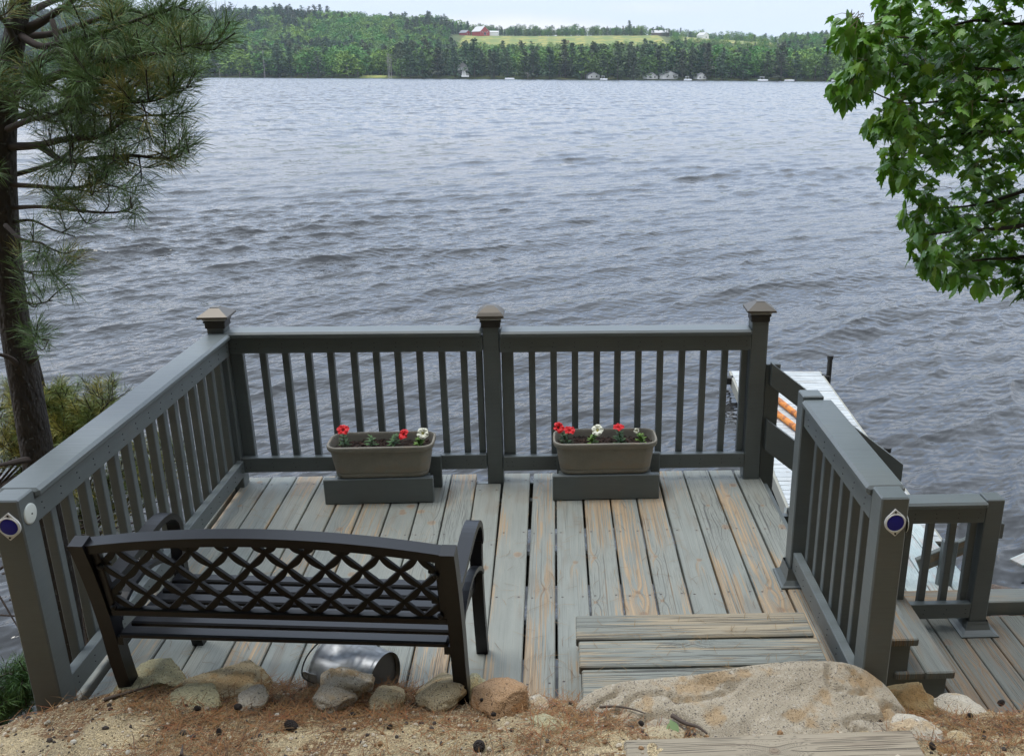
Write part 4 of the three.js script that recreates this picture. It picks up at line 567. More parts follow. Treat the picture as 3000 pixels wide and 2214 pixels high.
function planter(x, z, label, seed, turn) {
  const g = thing('flower_box', label, 'planter', [x, 0.149, z], turn, 'planters on the deck'); g.scale.y = 0.84;
  const S = (w, d, y, r) => ({ pts: roundRect(w, d, r), y });
  mesh('box', loftRings([S(0.02, 0.02, 0.0, 0.009), S(0.46, 0.165, 0.0, 0.045), S(0.488, 0.178, 0.006, 0.05), S(0.497, 0.182, 0.03, 0.052), S(0.489, 0.176, 0.0335, 0.05), S(0.489, 0.176, 0.037, 0.05), S(0.499, 0.184, 0.0405, 0.052), S(0.522, 0.197, 0.12, 0.056), S(0.536, 0.205, 0.186, 0.058)]), planterMat, g);
  mesh('rim', loftRings([S(0.534, 0.204, 0.184, 0.058), S(0.560, 0.222, 0.190, 0.064), S(0.568, 0.228, 0.2, 0.066), S(0.570, 0.230, 0.216, 0.067), S(0.566, 0.226, 0.224, 0.066), S(0.552, 0.214, 0.226, 0.06), S(0.544, 0.206, 0.222, 0.056), S(0.538, 0.2, 0.205, 0.054), S(0.518, 0.186, 0.13, 0.05)]), planterMat, g);
  const R = rng(seed), soil = [], m = 44, n = 18, H = (a, b) => 0.172 + 0.035 * (fbm(a * 9 + seed, b * 5, 3) - 0.5) + 0.016 * (vn(a * 40 + seed, b * 18) - 0.5); const rr = (a, b) => { const e = Math.max(Math.abs(a), Math.abs(b)), k = Math.hypot(a, b); return k > 1 ? 1 / Math.pow(k, 0.35) : 1; };
  for (let i = 0; i < m; i++) for (let j = 0; j < n; j++) { const P = (a, b) => { a = a / m * 2 - 1; b = b / n * 2 - 1; const f = rr(a, b); return [a * 0.263 * f, H(a, b), b * 0.095 * f]; }; soil.push(...P(i, j), ...P(i, j + 1), ...P(i + 1, j), ...P(i + 1, j), ...P(i, j + 1), ...P(i + 1, j + 1)); }
  mesh('soil', rawGeo(soil), soilMat, g);
  const chips = []; for (let i = 0; i < 220; i++) { const a = R() * 2 - 1, b = R() * 2 - 1; chips.push(tf(cbox(0.008 + 0.02 * R(), 0.004, 0.004 + 0.004 * R(), 0.001), a * 0.235, H(a, b) + 0.003, b * 0.075, R() - 0.5, R() * 6, R() - 0.5)); }
  const ch = mesh('mulch', merge(chips), std({ color: col(0.055, 0.030, 0.021), roughness: 1 }), g); ch.userData.kind = 'stuff'; return g;
}
function stand(x, label, turn, seed) { const g = thing('planter_stand', label, 'stand', [x, 0, -4.59], turn, 'planter stands'); mesh('front_board', tf(stick(0.585, 0.146, 0.037, 0.004), 0, 0.075, 0.078, 0.0, 0, seed === 1 ? 0.006 : 0), railMat, g); mesh('back_board', tf(stick(0.585, 0.19, 0.032, 0.004), 0.024, 0.096, -0.112), railMat, g); for (const s of [-1, 1]) mesh('end_board', tf(stick(0.037, 0.108, 0.12, 0.003), s * 0.24, 0.056, -0.002), railMat, g); }
stand(-0.975, 'grey board stand under the left planter', 0.004, 1); stand(0.257, 'grey board stand under the right planter', 0, 2);
planter(-0.957, -4.592, 'taupe trough planter holding two red flowers and a white one', 5, 0.012); planter(0.254, -4.596, 'taupe trough planter holding three red and two white flowers', 9, 0);
{
  const leafG = (() => { const pos = [], N = 5, pt = (t, s) => { const w = 0.0075 * Math.sin(Math.PI * Math.pow(t, 0.75)) + 0.0006; return [s * w, -0.006 * t * t + (s ? 0.0022 : 0) * Math.sin(Math.PI * t), t * 0.032]; }; for (let i = 0; i < N; i++) for (const s of [-1, 1]) { const a = pt(i / N, 0), b = pt((i + 1) / N, 0), c = pt(i / N, s), d = pt((i + 1) / N, s); if (s > 0) pos.push(...a, ...b, ...c, ...c, ...b, ...d); else pos.push(...a, ...c, ...b, ...c, ...d, ...b); } return rawGeo(pos); })();
  const petals = (() => { const pos = [], N = 40, rings = [[0.07, -0.034], [0.14, -0.016], [0.34, -0.004], [0.7, 0.001], [1, -0.003]], P = (r, k) => { const a = k / N * 2 * Math.PI, lobe = 0.86 + 0.14 * Math.abs(Math.cos(2.5 * a)) + 0.02 * Math.sin(7 * a), q = rings[r]; return [Math.cos(a) * q[0] * 0.033 * (r > 1 ? lobe : 1), q[1] + (r > 2 ? 0.0035 * Math.sin(5 * a + r) + 0.002 * Math.sin(9 * a) : 0), Math.sin(a) * q[0] * 0.033 * (r > 1 ? lobe : 1)]; }; for (let r = 0; r + 1 < rings.length; r++) for (let k = 0; k < N; k++) pos.push(...P(r, k), ...P(r, k + 1), ...P(r + 1, k), ...P(r + 1, k), ...P(r, k + 1), ...P(r + 1, k + 1)); const g = rawGeo(pos); return g; })();
  const green = phys({ color: col(0.055, 0.125, 0.03), roughness: 0.6, side: THREE.DoubleSide }), lime = phys({ color: col(0.14, 0.26, 0.035), roughness: 0.6, side: THREE.DoubleSide }), stemM = std({ color: col(0.07, 0.13, 0.04), roughness: 0.8 }), red = std({ color: col(0.62, 0.010, 0.014), roughness: 0.55, side: THREE.DoubleSide }), white = std({ color: col(0.80, 0.80, 0.66), roughness: 0.55, side: THREE.DoubleSide }), throat = std({ color: col(0.55, 0.5, 0.08), roughness: 0.7 });
  const plants = [
    [1008, 1303, -4.59, 12, green, [[1004, 1257, red, 0.5, 0.15]], 'red petunia at the left end of the left planter'],
    [1086, 1302, -4.59, 11, green, [], 'small leafy seedling without flowers in the left planter'],
    [1150, 1303, -4.59, 14, green, [[1180, 1271, red, 0.6, -0.6]], 'red petunia drooping right of middle in the left planter'],
    [1227, 1304, -4.59, 22, lime, [[1238, 1269, white, 1.1, 0.1]], 'white petunia with lime leaves at the right end of the left planter'],
    [1659, 1296, -4.59, 13, green, [[1638, 1251, red, 0.7, 0.6], [1668, 1258, red, 0.3, 0.1]], 'pair of red petunias at the left end of the right planter'],
    [1734, 1298, -4.59, 22, lime, [[1750, 1259, white, 0.9, -0.2]], 'large white petunia left of middle in the right planter'],
    [1816, 1300, -4.59, 18, green, [[1812, 1249, red, 0.25, 0.0]], 'tall red petunia right of middle in the right planter'],
    [1880, 1297, -4.59, 18, lime, [[1865, 1262, white, 1.3, 0.9]], 'half opened white petunia at the right end of the right planter'],
  ];
  plants.forEach(([u, v, z, n, lm, fl, label], pi) => {
    const R = rng(300 + pi), p = at(u, v, z), base = V(p.x, 0.289, z), g = thing('petunia_plant', label, 'flower', [base.x, base.y, base.z], 0, 'petunias in the planters'), top = 0.052 + 0.02 * R();
    const bush = lm === lime; const stemTop = fl.length ? at(fl[0][0], fl[0][1], z).sub(base) : V(0.004, top, 0);
    mesh('stem', tube(curve([V(0, -0.01, 0), V(0.004, 0.03, 0.003), V(stemTop.x * 0.5, Math.min(top, stemTop.y * 0.6), 0.004)], 6), [0.0028, 0.0026, 0.0025, 0.0024, 0.0022, 0.002, 0.002], 6), stemM, g);
    for (let i = 0; i < n * 1.6; i++) { const f = i / (n * 1.6), a = i * 2.4 + R(), up = bush ? 0.2 + 0.8 * R() : 0.15 + 0.55 * R(), y = 0.006 + f * (bush ? 0.05 : top), s = (bush ? 1.0 : 1.15) * (1.15 - 0.55 * f) * (0.8 + 0.4 * R()); const m = mesh('leaf', leafG, lm, g); m.position.set(stemTop.x * 0.4 * f + Math.cos(a) * 0.002, y, Math.sin(a) * 0.002); m.rotation.set(-up, Math.PI / 2 - a, 0, 'YXZ'); m.scale.setScalar(s); }
    for (const [fu, fv, fm, tilt, tz] of fl) { const q = at(fu, fv, z + 0.012).sub(base); mesh('stem', tube(curve([V(q.x * 0.3, Math.min(top * 0.6, q.y * 0.5), 0), V(q.x * 0.7, q.y * 0.75, 0.002), V(q.x, q.y - 0.022, q.z - 0.006)], 5), 0.0015, 5), stemM, g); const small = fm === white && tilt > 1.2; const m = mesh('flower', petals, fm, g); m.position.copy(q); m.rotation.set(tilt, R() * 3, -tz, 'ZXY'); m.scale.setScalar(small ? 0.5 : 0.95 + 0.1 * R()); mesh('throat', tf(new THREE.SphereGeometry(0.0045, 8, 6), 0, -0.012, 0), fm === white ? throat : screwMat, m); }
  });
}
// ---------------------------------------------------------------- bucket lying under the bench
{
  const zincT = tex(512, 512, (u, v, o) => { const c = pvn(u * 14, v * 14, 14, 14), n = pfbm(u * 24, v * 24, 24, 24, 3), k = 0.42 + 0.22 * Math.abs(c - 0.5) * 2 + 0.12 * (n - 0.5); o[0] = k * 0.94; o[1] = k * 0.98; o[2] = k * 1.02; }), zinc = phys({ map: zincT, metalness: 0.6, roughness: 0.45, side: THREE.DoubleSide });
  const b = thing('bucket', 'dented galvanised bucket lying on its side under the bench', 'bucket'); const L = 0.235, pos = [], uv = [], idx = [], NS = 48, NL = 26;
  const prof2 = [[-0.004, 0.101], [0.006, 0.104], [0.012, 0.101]]; for (let i = 0; i <= NL; i++) { const t = i / NL, x = 0.012 + t * (L - 0.02); let r = 0.101 + 0.027 * t; if (t > 0.12 && t < 0.2) r += 0.0018; if (t > 0.3 && t < 0.36) r += 0.0016; prof2.push([x, r]); } prof2.push([L - 0.008, 0.131], [L - 0.004, 0.1345], [L, 0.133], [L - 0.002, 0.129]);
  prof2.forEach(([x, r], i) => { for (let k = 0; k <= NS; k++) { const a = k / NS * 2 * Math.PI, t = x / L, dent = 0.022 * Math.exp(-(((t - 0.75) / 0.22) ** 2)) * Math.exp(-(((a - 1.25) / 0.5) ** 2)) + 0.01 * Math.exp(-(((t - 0.42) / 0.16) ** 2)) * Math.exp(-(((a - 0.8) / 0.35) ** 2)), rr = r - dent; pos.push(-x, Math.sin(a) * rr, Math.cos(a) * rr); uv.push(a * 0.35, x * 3); } });
  for (let i = 0; i + 1 < prof2.length; i++) for (let k = 0; k < NS; k++) { const p = i * (NS + 1) + k, q = p + NS + 1; idx.push(p, p + 1, q, q, p + 1, q + 1); }
  const g = new THREE.BufferGeometry(); g.setAttribute('position', new THREE.Float32BufferAttribute(pos, 3)); g.setAttribute('uv', new THREE.Float32BufferAttribute(uv, 2)); g.setIndex(idx); g.computeVertexNormals();
  b.position.set(-0.645, 0.128, -2.80); b.rotation.set(0, -0.42, 0.02); mesh('body', g, zinc, b);
  mesh('base', tf(new THREE.CylinderGeometry(0.101, 0.101, 0.002, 48), -0.016, 0, 0, 0, 0, Math.PI / 2), std({ color: col(0.11, 0.105, 0.095), roughness: 0.6, metalness: 0.5 }), b);
  for (const s of [1, -1]) { const ear = mesh('ear', tf(merge([tf(new THREE.CylinderGeometry(0.016, 0.016, 0.004, 16), 0, 0, 0, Math.PI / 2), tf(cbox(0.045, 0.03, 0.004, 0.004), 0.026, 0, 0)]), -L - 0.006, s * 0.045, s * 0.122, 0, 0, 0), zinc, b); }
  const wire = curve([V(-L + 0.04, 0.03, 0.137), V(-L - 0.012, 0.05, 0.135), V(-L - 0.02, 0.10, 0.09), V(-L + 0.02, 0.15, -0.02), V(-L + 0.07, 0.168, -0.11)], 24); mesh('handle', tube(wire, 0.0028, 6), screwMat, b);
  mesh('handle', tube(curve([V(-L + 0.165, 0.155, -0.14), V(-L + 0.17, 0.11, -0.16), V(-L + 0.06, -0.04, -0.14)], 14), 0.0028, 6), screwMat, b);
  mesh('grip', tf(new THREE.CylinderGeometry(0.0145, 0.0145, 0.1, 14), -L + 0.118, 0.165, -0.125, 0, 0.1, Math.PI / 2), std({ color: col(0.035, 0.04, 0.038), roughness: 0.8 }), b);
}
// ---------------------------------------------------------------- reflectors on the posts
{
  const white = std({ color: col(0.70, 0.70, 0.68), roughness: 0.45 }), blue = phys({ color: col(0.014, 0.014, 0.27), roughness: 0.35, specularIntensity: 0.5 });
  const s = new THREE.Shape(); const pts = []; for (let i = 0; i < 48; i++) { const a = i / 48 * 2 * Math.PI, be = Math.acos(0.0345 / 0.048), de = Math.acos(Math.min(1, Math.abs(Math.sin(a)))), r = de < be ? 0.0345 / Math.cos(be - de) : 0.0345; pts.push(new THREE.Vector2(Math.cos(a) * r, Math.sin(a) * r)); } s.setFromPoints(pts);
  const plate = new THREE.ExtrudeGeometry(s, { depth: 0.004, bevelEnabled: true, bevelSize: 0.0015, bevelThickness: 0.0015, bevelSegments: 2 });
  const lens = new THREE.LatheGeometry([[0, 0.0085], [0.012, 0.0083], [0.024, 0.0072], [0.0285, 0.006], [0.0295, 0.004]].map(([x, y]) => new THREE.Vector2(x, y)), 40); lens.rotateX(Math.PI / 2);
  const ringG = tf(new THREE.TorusGeometry(0.031, 0.0026, 8, 40), 0, 0, 0.0055);
  for (const [u, v, z, tilt, label] of [[28, 1541, -2.7225, -0.10, 'round dark blue reflector in a white diamond plate on the left post'], [2622, 1529, -2.6325, 0.08, 'round dark blue reflector in a white diamond plate on the right post']]) { const p = at(u, v, z), g = thing('reflector', label, 'reflector', [p.x, p.y, z + 0.0015], 0, 'blue reflectors'); g.rotation.z = tilt; mesh('plate', plate, white, g); mesh('lens', lens, blue, g); mesh('ring', ringG, white, g); for (const q of [-1, 1]) mesh('screw', tf(new THREE.CylinderGeometry(0.0035, 0.0035, 0.003, 10), 0, q * 0.0395, 0.006, Math.PI / 2), screwMat, g); }
  const p = at(90, 1505, -2.77), d = new THREE.LatheGeometry([[0, 0.007], [0.014, 0.0068], [0.03, 0.0052], [0.0345, 0.003], [0.035, 0]].map(([x, y]) => new THREE.Vector2(x, y)), 40); d.rotateZ(-Math.PI / 2); const q = thing('reflector', 'round white reflector on the inner face of the left post', 'reflector', [-1.7455, p.y, -2.772], 0); mesh('disc', d, std({ color: col(0.62, 0.64, 0.58), roughness: 0.35 }), q); mesh('screw', tf(new THREE.CylinderGeometry(0.003, 0.003, 0.003, 8), 0.007, 0, 0, 0, 0, Math.PI / 2), screwMat, q);
  const g3 = thing('reflector', 'edge of a pale round reflector on the outer face of the right post', 'reflector', [1.1515, at(2667, 1520, -2.68).y, -2.66], 0); mesh('disc', d, std({ color: col(0.45, 0.46, 0.40), roughness: 0.4 }), g3); mesh('screw', tf(new THREE.CylinderGeometry(0.003, 0.003, 0.003, 8), 0.007, 0, 0, 0, 0, Math.PI / 2), screwMat, g3);
}
console.log('furniture');
// ---------------------------------------------------------------- rocks
const granite = (() => { const N = 1024, h = new Float32Array(N * N); const map = tex(N, N, (u, v, o, i, j) => { const a = pvn(u * 190, v * 190, 190, 190), b = pvn(u * 110 + 5, v * 110, 110, 110), n = pfbm(u * 5, v * 5, 5, 5, 5), f = pvn(u * 400, v * 400, 400, 400); let k = 0.80 + 0.25 * (n - 0.5) + 0.2 * (f - 0.5), r = 0.54 * k, g = 0.475 * k, bl = 0.37 * k; if (a > 0.76) { const q = step(0.76, 0.86, a) * 0.8; r = lerp(r, 0.09, q); g = lerp(g, 0.085, q); bl = lerp(bl, 0.08, q); } if (b > 0.74) { const q = step(0.74, 0.86, b) * 0.8; r = lerp(r, 0.50, q); g = lerp(g, 0.46, q); bl = lerp(bl, 0.39, q); } const st = step(0.55, 0.7, pfbm(u * 7 + 3, v * 7 + 1, 7, 7, 4)); r = lerp(r, r * 0.95, st); g = lerp(g, g * 0.80, st); bl = lerp(bl, bl * 0.62, st); o[0] = r; o[1] = g; o[2] = bl; h[j * N + i] = 0.5 + 0.5 * (f - 0.5) + 0.4 * (n - 0.5) - (a > 0.72 ? 0.15 : 0); }); return { map, bumpMap: tex(N, N, (u, v, o, i, j) => { o[0] = o[1] = o[2] = h[j * N + i]; }, false) }; })();
const rockMats = { grey: std({ ...granite, bumpScale: 0.006, roughness: 0.9 }), pale: std({ ...granite, color: col(1.25, 1.25, 1.25), bumpScale: 0.006, roughness: 0.9 }), tan: std({ ...granite, color: col(1.12, 1.02, 0.80), bumpScale: 0.006, roughness: 0.92 }), brown: std({ ...granite, color: col(0.66, 0.50, 0.26), bumpScale: 0.005, roughness: 0.85 }), pink: std({ ...granite, color: col(0.98, 0.68, 0.46), bumpScale: 0.006, roughness: 0.92 }), green: std({ ...granite, color: col(1.02, 1.04, 0.80), bumpScale: 0.007, roughness: 0.95 }), wet: std({ ...granite, color: col(0.32, 0.18, 0.08), bumpScale: 0.005, roughness: 0.25 }) };
function rockGeo(rx, ry, rz, seed, rough = 0.22, angular = 0.35) {
  const g = new THREE.SphereGeometry(1, 56, 36), p = g.attributes.position, R = rng(seed), planes = Array.from({ length: 7 }, () => [V(R() - 0.5, (R() - 0.35) * 0.9, R() - 0.5).normalize(), 0.66 + 0.26 * R()]);
  for (let i = 0; i < p.count; i++) { const v = V(p.getX(i), p.getY(i), p.getZ(i)).normalize(); let r = 1 + rough * 1.6 * (fbm3(v.x * 1.4 + seed, v.y * 1.4, v.z * 1.4, 4) - 0.5); const v0 = v.clone().multiplyScalar(r); for (const [n, d] of planes) { const q = v0.dot(n) - d; if (q > 0) v0.addScaledVector(n, -q * angular * 2 > -q ? -q * Math.min(1, angular * 2) : -q); } const f = 1 + 0.10 * (fbm3(v.x * 7 + seed, v.y * 7, v.z * 7, 3) - 0.5); p.setXYZ(i, v0.x * rx * f, v0.y * ry * f, v0.z * rz * f); }
  const idx = g.index; g.computeVertexNormals(); const a = p, n = g.attributes.normal; for (let r = 0; r <= 36; r++) { const i = r * 57, j = i + 56; n.setXYZ(j, n.getX(i), n.getY(i), n.getZ(i)); }
  const q = g.toNonIndexed(), P = q.attributes.position, N = q.attributes.normal, U = q.attributes.uv; for (let t = 0; t < P.count; t += 3) { const nx = Math.abs(N.getX(t) + N.getX(t + 1) + N.getX(t + 2)), ny = Math.abs(N.getY(t) + N.getY(t + 1) + N.getY(t + 2)), nz = Math.abs(N.getZ(t) + N.getZ(t + 1) + N.getZ(t + 2)); for (let k = t; k < t + 3; k++) { const x = P.getX(k) + seed, y = P.getY(k), z = P.getZ(k); if (ny >= nx && ny >= nz) U.setXY(k, x * 1.6, z * 1.6); else if (nx >= nz) U.setXY(k, z * 1.6, y * 1.6); else U.setXY(k, x * 1.6, y * 1.6); } }
  return q;
}
function rock(u0, u1, v0, v1, z, m, label, seed, o = {}) {
  const c = at((u0 + u1) / 2, (v0 + v1) / 2, z), depth = c.clone().sub(camera.position).length() * 0.96, s = depth / 2650, rx = (u1 - u0) / 2 * s * 1.04, hv = (v1 - v0) / 2 * s, ry = hv * (o.ry ?? 0.95), rz = o.rz ?? Math.max(hv * 1.1, rx * 0.55);
  const g = mesh('rock', rockGeo(rx, ry, rz, seed, o.rough ?? 0.36, o.ang ?? 0.5), rockMats[m]); g.position.copy(c); g.position.y -= o.sink ?? 0.02; g.rotation.set(o.tx ?? 0, 0, o.tz ?? 0); tag(g, label, 'rock', 'rocks edging the deck'); return g;
}
rock(352, 532, 1942, 2040, -2.80, 'green', 'rounded lichen covered rock beside the bench left leg', 2, { rz: 0.1, tz: 0.1 });
rock(556, 790, 1942, 2060, -2.76, 'tan', 'broad sandy rock, second from the left post', 3, { rz: 0.13, tz: -0.05 });
rock(490, 645, 2006, 2078, -2.62, 'green', 'flat greenish stone half buried in needles at left', 4, { rz: 0.1 });
rock(690, 775, 2010, 2062, -2.62, 'grey', 'small grey stone sunk in the needles left of the bucket', 24, { rz: 0.07 });
rock(934, 1080, 1940, 2050, -2.70, 'pale', 'rough pale crumbly rock leaning on the bucket', 5, { rz: 0.075, rough: 0.5, ang: 0.45 });
rock(918, 1035, 1992, 2070, -2.62, 'grey', 'pointed grey stone in front of the bucket', 6, { rz: 0.07, ang: 0.5 });
rock(1085, 1180, 2004, 2065, -2.64, 'tan', 'flat ochre stone right of the bucket', 26, { rz: 0.07 });
rock(1215, 1370, 1966, 2060, -2.66, 'tan', 'beige slanting rock behind the bench right leg', 7, { rz: 0.1, tz: 0.3 });
rock(1345, 1425, 1974, 2040, -2.71, 'green', 'small grey green rock wedged behind the pink one', 8, { rz: 0.07 });
rock(1382, 1545, 1978, 2090, -2.60, 'pink', 'pinkish orange rock at the deck edge near the bench', 9, { rz: 0.1, ang: 0.45 });
rock(1526, 1604, 2026, 2095, -2.62, 'pale', 'small white speckled stone at the ends of the deck boards', 10, { rz: 0.06 });
rock(1525, 1665, 2098, 2175, -2.40, 'green', 'half buried grey green stone left of the timber step', 11, { rz: 0.09, tz: 0.2, ang: 0.5 });
{ // large granite boulder: ridge along its length, back falling to the deck, front sloping into the sand
  const ridge = [[1690, 2075], [1720, 2052], [1770, 2032], [1822, 2020], [1950, 2007], [2070, 1994], [2143, 1981], [2220, 1969], [2304, 1960], [2400, 1957], [2505, 1966], [2570, 1995], [2620, 2040], [2660, 2090]].map(([u, v]) => at(u, v, -2.575)), NX = 130, NT = 60, pos = [], uv = [], idx = [], C = new THREE.CatmullRomCurve3(ridge, false, 'centripetal').getSpacedPoints(NX);
  for (let i = 0; i <= NX; i++) { const p = C[i], e = i / NX, end = Math.sqrt(Math.max(0, 1 - Math.pow(2 * e - 1, 6))), wF = (0.06 + 0.30 * end) * (0.9 + 0.25 * vn(e * 5, 2)), wB = 0.03 + 0.07 * end; for (let k = 0; k <= NT; k++) { const t = k / NT * 2 - 0.7; let y, z; if (t < 0) { const q = -t / 0.7; z = p.z - wB * Math.sqrt(Math.min(1, q * 1.6)); y = p.y - 0.22 * Math.pow(q, 1.8); } else { const q = t / 1.3; z = p.z + wF * q * 1.15; const gnd = groundH(p.x, z) - 0.05; y = lerp(p.y, gnd, Math.pow(q, 1.35)) ; } const n = fbm3(p.x * 5, y * 5, z * 5, 4) - 0.5, n2 = fbm3(p.x * 17 + 5, y * 17, z * 17, 4) - 0.5, led = Math.abs(fbm(p.x * 3 + 2, z * 6, 2) - 0.5); y += (t < 0 ? 0.25 : 1) * (0.05 * n * Math.min(1, Math.abs(t) * 4 + 0.15) + 0.018 * n2 - 0.03 * step(0.03, 0, led)); pos.push(p.x + 0.012 * n2, y, z + 0.02 * n); uv.push(p.x * 1.7, (z - y) * 1.4); if (i && k) { const a = i * (NT + 1) + k, b = a - 1, c = a - NT - 1, d = c - 1; idx.push(d, b, c, c, b, a); } } }
  const g = new THREE.BufferGeometry(); g.setAttribute('position', new THREE.Float32BufferAttribute(pos, 3)); g.setAttribute('uv', new THREE.Float32BufferAttribute(uv, 2)); g.setIndex(idx); g.computeVertexNormals();
  tag(mesh('boulder', g, std({ ...granite, color: col(0.98, 0.93, 0.86), bumpScale: 0.008, roughness: 0.92, side: THREE.DoubleSide })), 'large speckled granite boulder in front of the plank step', 'rock');
}
rock(2580, 2730, 1978, 2135, -2.72, 'brown', 'brown rounded rock between the right post and the stair', 13, { rz: 0.11, ang: 0.4 });
rock(2735, 2895, 2022, 2140, -2.66, 'pale', 'grey white rock at the foot of the stair', 14, { rz: 0.1, ang: 0.5 });
rock(2592, 2770, 2096, 2182, -2.36, 'pale', 'flat white speckled rock near the right end of the timber step', 15, { rz: 0.09, tz: -0.25, ang: 0.5 });
rock(2700, 2765, 2108, 2146, -2.42, 'tan', 'small cream stone beside the flat white rock', 16, { rz: 0.04 });
rock(2775, 2850, 2138, 2180, -2.34, 'tan', 'oval cream stone at lower right', 17, { rz: 0.045 });
rock(2690, 2800, 2176, 2232, -2.25, 'brown', 'ochre stone at the right end of the timber step', 18, { rz: 0.06 });
rock(1880, 2010, 2120, 2190, -2.32, 'tan', 'sand covered stone beside the green leaf', 19, { rz: 0.07 });
for (const [u0, u1, v0, v1, z, s, label] of [[2900, 3000, 1722, 1800, -5.75, 40, 'wet brown stone in the shallows beside the landing'], [2990, 3110, 1740, 1830, -5.6, 41, 'wet rock at the right edge of the shallows'], [2890, 2960, 1786, 1840, -5.4, 42, 'small wet stone close to the ramp']]) { const r = rock(u0, u1, v0, v1, z, 'wet', label, s, { rz: 0.25, rough: 0.3 }); r.userData.group = 'wet rocks in the shallows'; }
// ---------------------------------------------------------------- litter: needles, pebbles, cones, twigs, leaf
function needleGeo(list) { const pos = [], c = []; for (const [x, y, z, a, len, bend, cl, w] of list) { const dx = Math.cos(a) * len, dz = Math.sin(a) * len, nx = -Math.sin(a) * w, nz = Math.cos(a) * w, mx = x + dx * 0.5 - Math.sin(a) * bend, mz = z + dz * 0.5 + Math.cos(a) * bend, h = 0.004; pos.push(x - nx, y, z - nz, x + nx, y, z + nz, mx + nx, y + h, mz + nz, x - nx, y, z - nz, mx + nx, y + h, mz + nz, mx - nx, y + h, mz - nz, mx - nx, y + h, mz - nz, mx + nx, y + h, mz + nz, x + dx, y + 0.001, z + dz); for (let i = 0; i < 9; i++) c.push(...cl); } return rawGeo(pos, null, null, c); }
{
  const R = rng(55), list = []; for (let i = 0; i < 34000; i++) { const x = -2.3 + 4.5 * R(), z = -2.92 + 0.95 * R(); const dens = fbm(x * 2.6 + 8, z * 3.4 + 2, 3) + (x < -0.2 ? 0.06 : 0) - (x > 0.15 && x < 1.0 ? 0.10 : 0) + (x > 1.1 ? 0.08 : 0); if (dens < 0.49 + 0.12 * R()) continue; const y = groundH(x, z) + 0.002 + 0.010 * R(), t = R(), cl = t < 0.6 ? [0.17 + 0.08 * R(), 0.075 + 0.035 * R(), 0.028] : t < 0.85 ? [0.24, 0.14, 0.06] : [0.07, 0.038, 0.02]; list.push([x, y, z, R() * 6.28, 0.05 + 0.05 * R(), (R() - 0.5) * 0.012, cl, 0.0009]); }
  const m = mesh('needle_litter', needleGeo(list), std({ vertexColors: true, roughness: 0.85, side: THREE.DoubleSide })); m.userData.kind = 'stuff'; m.userData.label = 'rust brown pine needles scattered over the sandy bank';
  const dl = []; for (let i = 0; i < 620; i++) { const x = -1.75 + 2.85 * R(), z = -2.75 - 1.9 * Math.pow(R(), 2.2); dl.push([x, 0.0035, z, R() * 6.28, 0.05 + 0.05 * R(), (R() - 0.5) * 0.02, R() < 0.6 ? [0.26, 0.15, 0.06] : [0.15, 0.075, 0.03], 0.0007]); } for (let i = 0; i < 90; i++) { const x = 0.1 + 0.85 * R(), z = -3.12 + 0.45 * R(); dl.push([x, 0.1525, z, R() * 6.28, 0.06, (R() - 0.5) * 0.02, [0.22, 0.14, 0.06], 0.0008]); }
  const m2 = mesh('needle_litter', needleGeo(dl), m.material); m2.userData.kind = 'stuff'; m2.userData.label = 'dry pine needles scattered on the deck boards';
  const ico = new THREE.IcosahedronGeometry(1, 0), ip = ico.attributes.position, pos = [], c = []; for (let i = 0; i < 5200; i++) { const x = -2.1 + 4.2 * R(), z = -2.8 + 0.8 * R(), y = groundH(x, z), s = 0.0022 + 0.009 * Math.pow(R(), 4), t = R(), cl = t < 0.34 ? [0.5, 0.42, 0.31] : t < 0.60 ? [0.26, 0.15, 0.07] : t < 0.94 ? [0.06, 0.048, 0.04] : [0.48, 0.44, 0.36], e = new THREE.Matrix4().compose(V(x, y + s * 0.25, z), new THREE.Quaternion().setFromEuler(new THREE.Euler(R() * 6, R() * 6, R() * 6)), V(s, s * (0.5 + 0.4 * R()), s * (0.7 + 0.5 * R()))); for (let k = 0; k < ip.count; k++) { const q = V(ip.getX(k), ip.getY(k), ip.getZ(k)).applyMatrix4(e); pos.push(q.x, q.y, q.z); c.push(...cl); } }
  const pb = mesh('gravel', rawGeo(pos, null, null, c), std({ vertexColors: true, roughness: 0.9 })); pb.userData.kind = 'stuff'; pb.userData.label = 'coarse sand grains and pebbles on the bank';
}
